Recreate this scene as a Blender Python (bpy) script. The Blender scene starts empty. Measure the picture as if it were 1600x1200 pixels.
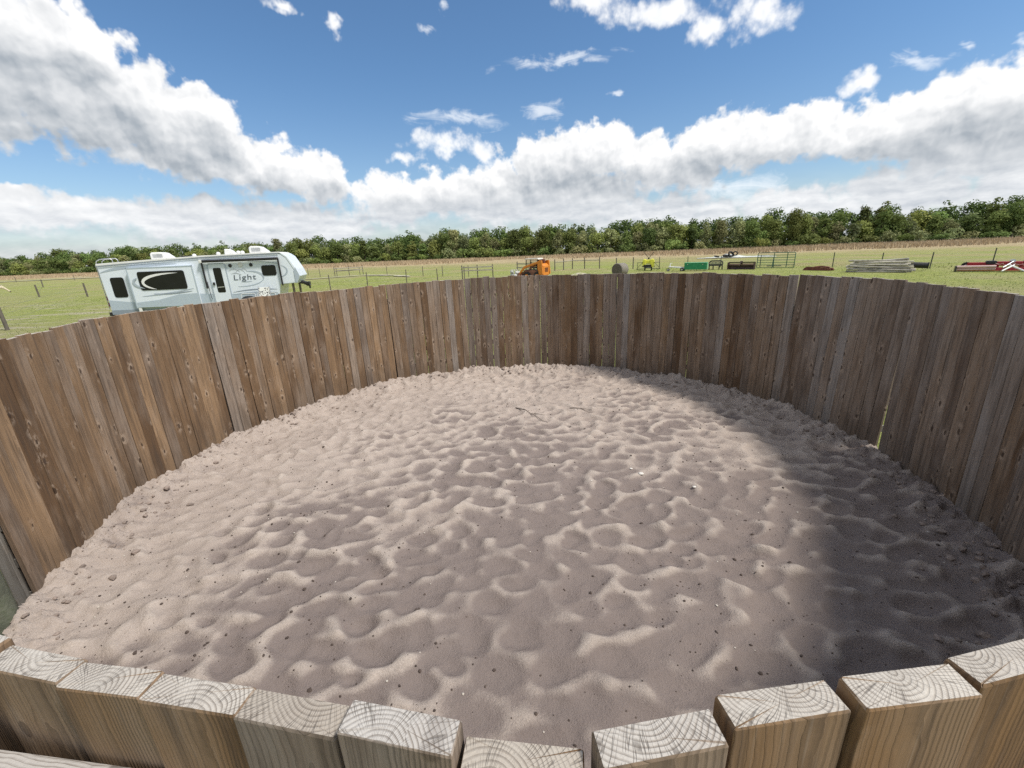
import bpy, bmesh, math, random
import numpy as np
from mathutils import Vector, Matrix, Euler

random.seed(7)
rng = np.random.default_rng(11)
SC = bpy.context.scene
COL = SC.collection
R_ = math.radians

# ------------------------------------------------------------------ camera
CAM_Z = 2.96
F_PX, H_PX, ROLL = 660.0, 208.0, 0.042
_p = math.atan(H_PX / F_PX)
_R = Vector((1, 0, 0)); _U = Vector((0, math.sin(_p), math.cos(_p))); _F = Vector((0, math.cos(_p), -math.sin(_p)))
_c, _s = math.cos(ROLL), math.sin(ROLL)
_r = _R * _c - _U * _s; _u = _R * _s + _U * _c
cam_d = bpy.data.cameras.new("camera"); cam = bpy.data.objects.new("camera", cam_d); COL.objects.link(cam)
cam.matrix_world = Matrix(((_r.x, _u.x, -_F.x, 0), (_r.y, _u.y, -_F.y, 0), (_r.z, _u.z, -_F.z, CAM_Z), (0, 0, 0, 1)))
cam_d.sensor_fit = 'HORIZONTAL'; cam_d.sensor_width = 36.0
cam_d.lens = F_PX / 1600.0 * 36.0
cam_d.clip_start = 0.02; cam_d.clip_end = 12000
SC.camera = cam

# ------------------------------------------------------------------ render settings, exposure
SC.view_settings.view_transform = 'Standard'
SC.view_settings.look = 'None'
SC.view_settings.exposure = 0.62
SC.view_settings.gamma = 1.0
SC.view_settings.use_curve_mapping = False
SC.render.engine = 'CYCLES'
SC.cycles.use_adaptive_sampling = True
SC.cycles.adaptive_threshold = 0.012
SC.cycles.max_bounces = 5
SC.cycles.diffuse_bounces = 3
SC.cycles.transparent_max_bounces = 6
try:
    SC.cycles.use_denoising = False
    SC.cycles.denoiser = 'OPENIMAGEDENOISE'
except Exception:
    pass

# ------------------------------------------------------------------ sun
SUN_AZ, SUN_EL = 114.0, 57.0
sun_d = bpy.data.lights.new("sun", 'SUN'); sun = bpy.data.objects.new("sun", sun_d); COL.objects.link(sun)
sun_d.energy = 2.8; sun_d.angle = R_(10.0); sun_d.color = (1.0, 0.95, 0.87)
_sv = Vector((math.sin(R_(SUN_AZ)) * math.cos(R_(SUN_EL)), math.cos(R_(SUN_AZ)) * math.cos(R_(SUN_EL)), math.sin(R_(SUN_EL))))
sun.rotation_euler = (-_sv).to_track_quat('-Z', 'Y').to_euler()
sun.location = _sv * 60

# ------------------------------------------------------------------ node helper
class NT:
    def __init__(self, tree): self.t = tree
    def n(self, typ, **kw):
        nd = self.t.nodes.new(typ)
        for k, v in kw.items(): setattr(nd, k, v)
        return nd
    def l(self, a, b): self.t.links.new(a, b)
    def put(self, sock, v):
        if v is None: return
        if isinstance(v, bpy.types.NodeSocket): self.t.links.new(v, sock)
        else: sock.default_value = v
    def m(self, op, a, b=None, c=None, clamp=False):
        nd = self.t.nodes.new('ShaderNodeMath'); nd.operation = op; nd.use_clamp = clamp
        self.put(nd.inputs[0], a); self.put(nd.inputs[1], b); self.put(nd.inputs[2], c)
        return nd.outputs[0]
    def vm(self, op, a, b=None, scale=None):
        nd = self.t.nodes.new('ShaderNodeVectorMath'); nd.operation = op
        self.put(nd.inputs[0], a)
        if b is not None: self.put(nd.inputs[1], b)
        if scale is not None: self.put(nd.inputs['Scale'], scale)
        return nd.outputs['Value'] if op in ('LENGTH', 'DOT_PRODUCT', 'DISTANCE') else nd.outputs[0]
    def sep(self, v):
        nd = self.t.nodes.new('ShaderNodeSeparateXYZ'); self.put(nd.inputs[0], v); return nd.outputs
    def comb(self, x, y, z):
        nd = self.t.nodes.new('ShaderNodeCombineXYZ')
        self.put(nd.inputs[0], x); self.put(nd.inputs[1], y); self.put(nd.inputs[2], z); return nd.outputs[0]
    def noise(self, v, scale, detail=3, rough=0.55, dim='3D', dist=0.0, out=0):
        nd = self.t.nodes.new('ShaderNodeTexNoise'); nd.noise_dimensions = dim
        self.put(nd.inputs['Vector'], v)
        nd.inputs['Scale'].default_value = scale; nd.inputs['Detail'].default_value = detail
        nd.inputs['Roughness'].default_value = rough; nd.inputs['Distortion'].default_value = dist
        return nd.outputs[out]
    def rng(self, v, a, b, lo=0.0, hi=1.0, smooth=True):
        nd = self.t.nodes.new('ShaderNodeMapRange')
        nd.interpolation_type = 'SMOOTHSTEP' if smooth else 'LINEAR'
        self.put(nd.inputs[0], v)
        for i, x in zip((1, 2, 3, 4), (a, b, lo, hi)): self.put(nd.inputs[i], x)
        return nd.outputs[0]
    def mix(self, fac, a, b, mode='MIX'):
        nd = self.t.nodes.new('ShaderNodeMix'); nd.data_type = 'RGBA'; nd.blend_type = mode
        self.put(nd.inputs[0], fac)
        for s, v in ((nd.inputs[6], a), (nd.inputs[7], b)):
            if isinstance(v, (tuple, list)) and len(v) == 3: v = (*v, 1)
            self.put(s, v)
        return nd.outputs[2]
    def mixf(self, fac, a, b):
        nd = self.t.nodes.new('ShaderNodeMix'); nd.data_type = 'FLOAT'
        self.put(nd.inputs[0], fac); self.put(nd.inputs[2], a); self.put(nd.inputs[3], b); return nd.outputs[0]

# ------------------------------------------------------------------ world: Nishita sky + procedural cumulus
DENSE = [(-43.8, 16.0, 7.3, 6.8, 12), (-38.5, 13.8, 7.8, 5.6, -1), (-32.9, 11.4, 7.5, 4.4, -12), (-31.3, 13.7, 4.7, 3.2, -16), (-21.4, 8.7, 4.2, 3.3, 1), (-27.0, 9.6, 7.8, 3.3, -3), (-39.4, 18.4, 4.4, 3.1, -11), (-44.2, 4.7, 8.2, 2.3, 1), (-35.0, 4.3, 10.2, 2.8, 0), (-25.6, 3.6, 12.4, 3.2, -1), (-46.9, 6.1, 4.0, 1.2, 3), (-13.2, 6.2, 6.8, 3.7, -1), (-6.9, 6.8, 7.8, 3.3, -1), (-1.0, 6.3, 8.7, 4.9, -2), (5.0, 9.9, 6.0, 3.9, -3), (11.1, 10.5, 7.5, 3.6, -4), (8.9, 5.8, 13.1, 4.3, -3), (16.3, 9.8, 5.4, 3.0, -5), (21.0, 8.1, 6.2, 3.2, -5), (26.3, 10.2, 8.6, 3.4, -2), (33.2, 10.2, 7.6, 2.9, -5), (39.7, 9.6, 6.8, 3.2, -4), (44.6, 10.4, 5.3, 3.5, -3), (47.6, 9.4, 4.0, 4.0, -13), (44.0, 6.8, 8.0, 2.6, -9), (18.1, 3.5, 14.5, 2.6, -3), (33.1, 3.1, 9.8, 2.2, -5), (41.6, 3.8, 7.8, 3.0, -6), (48.2, 3.8, 4.0, 3.8, -7)]
THIN = [(10.9, 24.0, 5.2, 1.8, -6), (18.3, 22.3, 6.2, 1.8, -8), (23.1, 20.1, 4.5, 1.7, -10), (27.3, 21.0, 4.2, 2.0, -12), (-2.3, 11.5, 3.1, 1.9, -2), (-7.2, 12.3, 4.7, 1.6, -1), (-11.9, 10.8, 3.0, 0.9, 0), (36.4, 13.6, 2.2, 1.1, -12), (-22.2, 23.2, 1.8, 0.7, 7), (-17.8, 22.2, 0.9, 1.1, -12)]
WISP = [(7.4, 19.7, 6.8, 0.7, 0), (-4.7, 14.6, 6.4, 1.0, -1), (4.7, 15.3, 2.9, 1.2, -3), (40.5, 14.2, 2.6, 0.8, -14), (43.5, 14.7, 0.8, 0.4, -16), (-8.0, 22.2, 1.4, 0.5, -6), (-5.5, 24.3, 0.7, 0.7, 0), (46.2, 13.8, 0.7, 0.5, -16), (13.5, 16.0, 0.9, 0.5, -6), (26.2, 5.3, 7.1, 2.0, -5)]

def field_group(name, ells, k):
    g = bpy.data.node_groups.new(name, 'ShaderNodeTree')
    g.interface.new_socket('P', in_out='INPUT', socket_type='NodeSocketVector')
    g.interface.new_socket('S', in_out='OUTPUT', socket_type='NodeSocketFloat')
    T = NT(g); i = T.n('NodeGroupInput'); o = T.n('NodeGroupOutput')
    acc = None
    for (a, e, ra, re, rot) in ells:
        mp = T.n('ShaderNodeMapping', vector_type='TEXTURE')
        if acc is None: T.l(i.outputs[0], mp.inputs['Vector'])
        else:                                       # evaluated one after the other: keeps the shader's stack small
            ch_ = T.n('ShaderNodeVectorMath', operation='MULTIPLY_ADD')
            T.l(acc, ch_.inputs[0]); ch_.inputs[1].default_value = (1e-7, 1e-7, 0); T.l(i.outputs[0], ch_.inputs[2])
            T.l(ch_.outputs[0], mp.inputs['Vector'])
        mp.inputs['Location'].default_value = (a, e, 0); mp.inputs['Rotation'].default_value = (0, 0, R_(rot))
        mp.inputs['Scale'].default_value = (ra, re, 1)
        s = T.m('SUBTRACT', 1.0, T.vm('LENGTH', mp.outputs[0]))
        acc = s if acc is None else T.m('SMOOTH_MAX', acc, s, k)
    T.l(acc, o.inputs[0])
    return g

world = bpy.data.worlds.new("World"); SC.world = world; world.use_nodes = True
W = NT(world.node_tree); world.node_tree.nodes.clear()
sky = W.n('ShaderNodeTexSky', sky_type='NISHITA', sun_disc=False)
sky.sun_elevation = R_(SUN_EL); sky.sun_rotation = R_(SUN_AZ); sky.altitude = 10; sky.air_density = 1.0; sky.dust_density = 0.6; sky.ozone_density = 1.6
tc = W.n('ShaderNodeTexCoord')
d = W.vm('NORMALIZE', tc.outputs['Generated'])
dx, dy, dz = W.sep(d)
az = W.m('MULTIPLY', W.m('ARCTAN2', dx, dy), 57.2958)
el = W.m('MULTIPLY', W.m('ARCSINE', dz), 57.2958)
P0 = W.comb(az, el, 0.0)
# gentle warp keeps the outlines uneven
wn = W.noise(P0, 0.22, 4, 0.6, dim='2D', out=1)
warp = W.vm('MULTIPLY', W.vm('SUBTRACT', wn, (0.5, 0.5, 0.5)), (4.2, 3.0, 0))
P = W.vm('ADD', P0, warp)
gD = field_group("cumulus_field", DENSE, 0.12); gT = field_group("thin_cloud_field", THIN, 0.15); gW = field_group("wisp_field", WISP, 0.1)
def grp(g, v):
    nd = W.n('ShaderNodeGroup'); nd.node_tree = g; W.l(v, nd.inputs[0]); return nd.outputs[0]
def billow(v):
    b1 = W.noise(v, 0.42, 6, 0.52, dim='2D')
    vo = W.n('ShaderNodeTexVoronoi', voronoi_dimensions='2D', feature='SMOOTH_F1'); W.l(v, vo.inputs['Vector'])
    vo.inputs['Scale'].default_value = 0.55; vo.inputs['Smoothness'].default_value = 0.35
    vo.inputs['Detail'].default_value = 3.0; vo.inputs['Roughness'].default_value = 0.5
    pf = W.m('SUBTRACT', 0.55, vo.outputs['Distance'])
    return W.m('ADD', W.m('MULTIPLY', W.m('SUBTRACT', b1, 0.5), 1.0), W.m('MULTIPLY', pf, 0.42))
B0 = billow(P0)
S0 = grp(gD, P)
S1 = grp(gD, W.vm('ADD', P, (0.8, 3.0, 0)))
D0 = W.m('ADD', S0, W.m('MULTIPLY', B0, 0.66))
mask_d = W.rng(D0, 0.0, W.mixf(W.rng(el, 3.0, 10.0), 0.42, 0.26))
T0 = W.m('ADD', grp(gT, P), W.m('MULTIPLY', B0, 1.1))
mask_t = W.m('MULTIPLY', W.rng(T0, 0.0, 0.75), 0.9)
st = W.noise(W.vm('MULTIPLY', P0, (0.5, 1.5, 1)), 0.5, 7, 0.62, dim='2D', dist=0.6)
W0 = W.m('ADD', grp(gW, P), W.m('MULTIPLY', W.m('SUBTRACT', st, 0.5), 2.2))
mask_w = W.m('MULTIPLY', W.rng(W0, 0.0, 1.1), 0.62)
# whitening towards the horizon, patchy
hz = W.m('MULTIPLY', W.rng(el, 7.5, 0.0), W.m('ADD', 0.62, W.m('MULTIPLY', W.m('SUBTRACT', W.noise(W.vm('MULTIPLY', P0, (0.6, 1.6, 1)), 0.25, 5, 0.55, dim='2D'), 0.5), 0.9)), clamp=True)
below = W.rng(S1, -0.25, 0.75)
lowgray = W.rng(el, 9.5, 3.0)
def puff(v):
    vo = W.n('ShaderNodeTexVoronoi', voronoi_dimensions='2D', feature='SMOOTH_F1'); W.l(v, vo.inputs['Vector'])
    vo.inputs['Scale'].default_value = 0.40; vo.inputs['Smoothness'].default_value = 0.5
    vo.inputs['Detail'].default_value = 2.0; vo.inputs['Roughness'].default_value = 0.45
    return W.m('ADD', W.m('MULTIPLY', vo.outputs['Distance'], -0.5), W.noise(v, 0.33, 3, 0.5, dim='2D'))
def puff2(v):
    vo = W.n('ShaderNodeTexVoronoi', voronoi_dimensions='2D', feature='SMOOTH_F1'); W.l(v, vo.inputs['Vector'])
    vo.inputs['Scale'].default_value = 1.05; vo.inputs['Smoothness'].default_value = 0.3
    vo.inputs['Detail'].default_value = 2.0; vo.inputs['Roughness'].default_value = 0.5
    return vo.outputs['Distance']
PW = W.vm('ADD', P0, W.vm('SCALE', warp, scale=0.35))
relief = W.m('ADD', W.m('SUBTRACT', puff(PW), puff(W.vm('ADD', PW, (0.45, 0.8, 0)))),
             W.m('MULTIPLY', W.m('SUBTRACT', puff2(W.vm('ADD', PW, (0.2, 0.35, 0))), puff2(PW)), 0.20))
shade = W.m('ADD', W.m('ADD', W.m('MULTIPLY', below, 0.76), W.m('MULTIPLY', lowgray, 0.12)), W.m('MULTIPLY', relief, W.mixf(W.rng(el, 3.0, 9.0), -0.40, -0.62)))
shade = W.m('MULTIPLY', shade, W.rng(D0, -0.12, 0.10), clamp=True)
ccol = W.mix(shade, (1.0, 1.0, 1.0), (0.39, 0.435, 0.485))
# rows of smaller cumulus stacked towards the horizon
rowv = W.vm('MULTIPLY', PW, (0.30, 0.95, 1))
row0 = W.noise(rowv, 0.9, 6, 0.6, dim='2D'); row1 = W.noise(W.vm('ADD', rowv, (0.1, 0.45, 0)), 0.9, 4, 0.6, dim='2D')
rowl = W.m('ADD', 0.58, W.m('MULTIPLY', W.m('SUBTRACT', row0, row1), 1.6), clamp=True)
rowcol = W.mix(rowl, (0.56, 0.605, 0.665), (0.92, 0.935, 0.95))
ccol = W.mix(W.rng(el, 7.5, 3.5, 0.0, 0.75), ccol, rowcol)
cbright = W.vm('SCALE', ccol, scale=6.9)
skyc = sky.outputs[0]
skyc = W.mix(1.0, skyc, W.mix(W.rng(el, 4.0, 21.0), (0.70, 0.78, 0.85), (0.58, 0.76, 0.88)), mode='MULTIPLY')
c1 = W.mix(W.m('MAXIMUM', hz, W.rng(el, 3.6, 1.0, 0.0, 0.85)), skyc, W.vm('SCALE', rowcol, scale=5.6))
c2 = W.mix(mask_w, c1, (7.0, 7.2, 7.4))
c3 = W.mix(mask_t, c2, W.vm('SCALE', W.mix(W.m('MULTIPLY', relief, -0.6, clamp=True), (1, 1, 1), (0.6, 0.66, 0.73)), scale=7.2))
c4 = W.mix(mask_d, c3, cbright)
# unseen broken cloud added behind and above the camera, whitening the fill light
rest = W.m('MAXIMUM', W.rng(W.m('ABSOLUTE', az), 56.0, 70.0), W.rng(el, 29.0, 38.0))
fill_cloud = W.m('MULTIPLY', rest, W.rng(W.noise(d, 2.4, 4, 0.55), 0.43, 0.56))
c4 = W.mix(fill_cloud, c4, (4.9, 5.0, 5.1))
# clouds only above the horizon
c5 = W.mix(W.rng(el, -1.0, 0.2), skyc, c4)
bg = W.n('ShaderNodeBackground'); bg.inputs['Strength'].default_value = 0.1
W.l(c5, bg.inputs['Color'])
wo = W.n('ShaderNodeOutputWorld'); W.l(bg.outputs[0], wo.inputs[0])
try:
    world.cycles.sampling_method = 'MANUAL'; world.cycles.sample_map_resolution = 512
except Exception:
    pass

# ------------------------------------------------------------------ material helpers
def new_mat(name):
    m = bpy.data.materials.new(name); m.use_nodes = True
    m.node_tree.nodes.clear()
    T = NT(m.node_tree)
    b = T.n('ShaderNodeBsdfPrincipled'); o = T.n('ShaderNodeOutputMaterial'); T.l(b.outputs[0], o.inputs[0])
    return m, T, b

def bump(T, b, h, strength=0.4, dist=0.01):
    n = T.n('ShaderNodeBump'); n.inputs['Strength'].default_value = strength; n.inputs['Distance'].default_value = dist
    T.l(h, n.inputs['Height']); T.l(n.outputs[0], b.inputs['Normal'])

MATS = {}
def paint(name, rgb, rough=0.5, metal=0.0, var=0.2, scale=3.0, dirt=(0.16, 0.12, 0.08), dirt_amt=0.25, bmp=0.0):
    if name in MATS: return MATS[name]
    m, T, b = new_mat(name)
    t = T.n('ShaderNodeTexCoord')
    n1 = T.noise(t.outputs['Object'], scale, 6, 0.6)
    n2 = T.noise(t.outputs['Object'], scale * 7, 4, 0.6)
    c = T.mix(T.rng(n1, 0.3, 0.75), tuple(x * (1 - var) for x in rgb), tuple(min(1, x * (1 + var * .5)) for x in rgb))
    c = T.mix(T.m('MULTIPLY', T.rng(T.m('ADD', T.m('MULTIPLY', n1, 0.5), T.m('MULTIPLY', n2, 0.5)), 0.5, 0.68), dirt_amt), c, dirt)
    T.l(c, b.inputs['Base Color'])
    T.l(T.rng(n2, 0.3, 0.7, rough - 0.08, rough + 0.1), b.inputs['Roughness'])
    b.inputs['Metallic'].default_value = metal
    if bmp: bump(T, b, n2, bmp, 0.01)
    MATS[name] = m
    return m

def glass_mat(name, rgb=(0.012, 0.013, 0.015), rough=0.06):
    if name in MATS: return MATS[name]
    m, T, b = new_mat(name)
    t = T.n('ShaderNodeTexCoord')
    n = T.noise(t.outputs['Object'], 2.0, 3)
    T.l(T.mix(n, tuple(x * .6 for x in rgb), tuple(x * 1.4 for x in rgb)), b.inputs['Base Color'])
    b.inputs['Roughness'].default_value = rough
    b.inputs['Specular IOR Level'].default_value = 0.35
    MATS[name] = m; return m

def wood_mat(name, brown_a, brown_b, grey, end_a, end_b, ring=0.0062, ring_amt=0.55, grey_bias=0.0, knots=True):
    m, T, b = new_mat(name)
    t = T.n('ShaderNodeTexCoord'); oi = T.n('ShaderNodeObjectInfo')
    p = t.outputs['Object']; x, y, z = T.sep(p)
    sc = T.n('ShaderNodeSeparateColor'); T.l(oi.outputs['Color'], sc.inputs[0])
    cr, cg, cb_, ca = sc.outputs[0], sc.outputs[1], sc.outputs[2], oi.outputs['Alpha']
    rnd = oi.outputs['Random']
    off = T.vm('SCALE', (13.1, 29.7, 17.3), scale=T.m('MULTIPLY', rnd, 9.0))
    q = T.vm('ADD', p, off)
    # knots on a stretched cell grid of each board's own
    kv = T.comb(T.m('ADD', T.m('MULTIPLY', x, 7.0), T.m('MULTIPLY', rnd, 71.0)), T.m('ADD', T.m('MULTIPLY', z, 3.4), T.m('MULTIPLY', rnd, 137.0)), 0.0)
    vo = T.n('ShaderNodeTexVoronoi', voronoi_dimensions='2D', feature='F1'); T.l(kv, vo.inputs['Vector']); vo.inputs['Scale'].default_value = 1.0
    vc = T.sep(vo.outputs['Color'])
    has = T.m('GREATER_THAN', vc[0], 0.62)
    kd0 = T.m('ADD', vo.outputs['Distance'], T.m('MULTIPLY', T.m('SUBTRACT', T.noise(q, 22, 3), 0.5), 0.10))
    kr = T.m('ADD', 0.05, T.m('MULTIPLY', vc[1], 0.07))
    kd = T.m('DIVIDE', kd0, kr)
    kcore = T.m('MULTIPLY', T.rng(kd, 1.15, 0.75), has)
    khalo = T.m('MULTIPLY', T.rng(kd, 4.2, 1.1), has)
    if not knots:
        kcore = T.m('MULTIPLY', kcore, 0.6); khalo = T.m('MULTIPLY', khalo, 0.35)
    # growth rings round a pith line that wanders along the board
    wv = T.noise(T.vm('MULTIPLY', q, (5, 5, 0.9)), 1.0, 3, 0.5, out=1)
    wx, wy, wz = T.sep(wv)
    px = T.m('ADD', T.m('MULTIPLY', T.m('SUBTRACT', cr, 0.5), 0.14), T.m('MULTIPLY', T.m('SUBTRACT', wx, 0.5), 0.055))
    py = T.m('ADD', T.m('MULTIPLY', T.m('SUBTRACT', cg, 0.5), 0.16), T.m('MULTIPLY', T.m('SUBTRACT', wy, 0.5), 0.05))
    ex = T.m('SUBTRACT', x, px); ey = T.m('SUBTRACT', y, py)
    rr = T.m('SQRT', T.m('ADD', T.m('MULTIPLY', ex, ex), T.m('MULTIPLY', ey, ey)))
    rr = T.m('ADD', rr, T.m('MULTIPLY', khalo, 0.012))
    rr2 = T.m('ADD', rr, T.m('MULTIPLY', T.m('SUBTRACT', T.noise(q, 14, 3), 0.5), 0.0075))
    ph = T.m('FRACT', T.m('DIVIDE', rr2, ring))
    late = T.rng(ph, 0.45, 0.95); late = T.m('MULTIPLY', late, T.rng(ph, 1.0, 0.95))
    fibre = T.noise(T.vm('MULTIPLY', q, (1, 1, 0.022)), 210, 3, 0.6)
    streak = T.noise(T.vm('MULTIPLY', q, (1, 1, 0.05)), 32, 4, 0.6)
    blotch = T.noise(T.vm('MULTIPLY', q, (1, 1, 0.28)), 5.5, 5, 0.6)
    col = T.mix(T.m('ADD', T.m('MULTIPLY', cb_, 0.75), T.m('MULTIPLY', T.m('SUBTRACT', blotch, 0.5), 0.9), clamp=True), brown_a, brown_b)
    gm = T.m('ADD', T.m('ADD', ca, grey_bias), T.m('MULTIPLY', T.m('SUBTRACT', blotch, 0.5), 1.1), clamp=True)
    col = T.mix(gm, col, grey)
    col = T.mix(T.m('MULTIPLY', late, ring_amt), col, T.mix(0.5, col, (0.035, 0.024, 0.016)))
    col = T.mix(T.m('MULTIPLY', T.rng(streak, 0.42, 0.70), 0.55), col, (0.06, 0.045, 0.035))
    col = T.mix(T.m('MULTIPLY', T.rng(fibre, 0.55, 0.8), 0.35), col, T.mix(0.5, col, (0.42, 0.37, 0.32)))
    scar = T.m('MULTIPLY', khalo, T.rng(T.noise(T.vm('MULTIPLY', q, (1, 1, .6)), 30, 3), 0.42, 0.62))
    col = T.mix(T.m('MULTIPLY', scar, 0.52), col, (0.50, 0.39, 0.295))
    col = T.mix(T.m('MULTIPLY', kcore, 0.82), col, (0.05, 0.032, 0.022))
    # darker towards the foot of each board
    foot = T.m('MULTIPLY', T.rng(T.m('ADD', z, T.m('MULTIPLY', T.m('SUBTRACT', blotch, 0.5), 0.9)), 0.95, 0.45), 0.45)
    col = T.mix(foot, col, T.mix(0.6, col, (0.06, 0.05, 0.042)))
    # end grain
    nz = T.sep(t.outputs['Normal'])[2]
    endm = T.rng(nz, 0.55, 0.85)
    ang = T.m('ARCTAN2', ey, ex)
    av = T.comb(T.m('MULTIPLY', ang, 17.0), T.m('MULTIPLY', rr, 9.0), T.m('MULTIPLY', rnd, 43.0))
    chk = T.n('ShaderNodeTexVoronoi', voronoi_dimensions='3D', feature='DISTANCE_TO_EDGE'); T.l(av, chk.inputs['Vector']); chk.inputs['Scale'].default_value = 1.0
    crack = T.m('MULTIPLY', T.rng(chk.outputs['Distance'], 0.055, 0.010), T.rng(T.noise(q, 38, 2), 0.34, 0.52))
    ering = T.rng(ph, 0.42, 0.9); ering = T.m('MULTIPLY', ering, T.rng(ph, 1.0, 0.93))
    ecol = T.mix(T.m('ADD', T.m('MULTIPLY', T.noise(q, 13, 4, .6), 1.1), -0.1, clamp=True), end_a, end_b)
    ecol = T.mix(T.m('MULTIPLY', T.rng(T.noise(q, 300, 2), 0.4, 0.75), 0.4), ecol, (0.33, 0.29, 0.25))
    ecol = T.mix(T.m('MULTIPLY', ca, 0.5), ecol, (0.40, 0.40, 0.41))
    ecol = T.mix(T.rng(cb_, 0.45, 0.15, 0.0, 0.75), ecol, (0.30, 0.245, 0.185))
    ecol = T.mix(T.m('MULTIPLY', ering, T.rng(T.noise(q, 26, 3), 0.3, 0.65, 0.25, 0.72)), ecol, (0.16, 0.13, 0.105))
    ecol = T.mix(T.m('MULTIPLY', crack, 0.62), ecol, (0.08, 0.065, 0.055))
    ecol = T.mix(T.m('MULTIPLY', kcore, 0.4), ecol, (0.10, 0.08, 0.07))
    col = T.mix(endm, col, ecol)
    T.l(col, b.inputs['Base Color'])
    b.inputs['Roughness'].default_value = 0.85; b.inputs['Specular IOR Level'].default_value = 0.2
    hgt = T.m('ADD', T.m('MULTIPLY', T.mixf(endm, late, T.m('ADD', T.m('MULTIPLY', ering, -1.2), T.m('MULTIPLY', crack, -2.0))), 0.5), T.m('ADD', T.m('MULTIPLY', fibre, 0.6), T.m('MULTIPLY', kcore, 0.7)))
    bump(T, b, hgt, 0.55, 0.0022)
    return m

M_BOARD = wood_mat("weathered_board", (0.140, 0.083, 0.045), (0.385, 0.255, 0.150), (0.33, 0.295, 0.265), (0.62, 0.58, 0.52), (0.46, 0.41, 0.35))
M_NEAR = wood_mat("near_board", (0.165, 0.092, 0.042), (0.36, 0.225, 0.118), (0.25, 0.24, 0.225), (0.56, 0.52, 0.46), (0.38, 0.335, 0.285), ring=0.0060, ring_amt=0.62, knots=False)
M_GREYWOOD = wood_mat("grey_weathered_timber", (0.17, 0.15, 0.125), (0.30, 0.27, 0.23), (0.36, 0.35, 0.34), (0.5, 0.46, 0.4), (0.35, 0.31, 0.27), ring_amt=0.35, knots=False)

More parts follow.
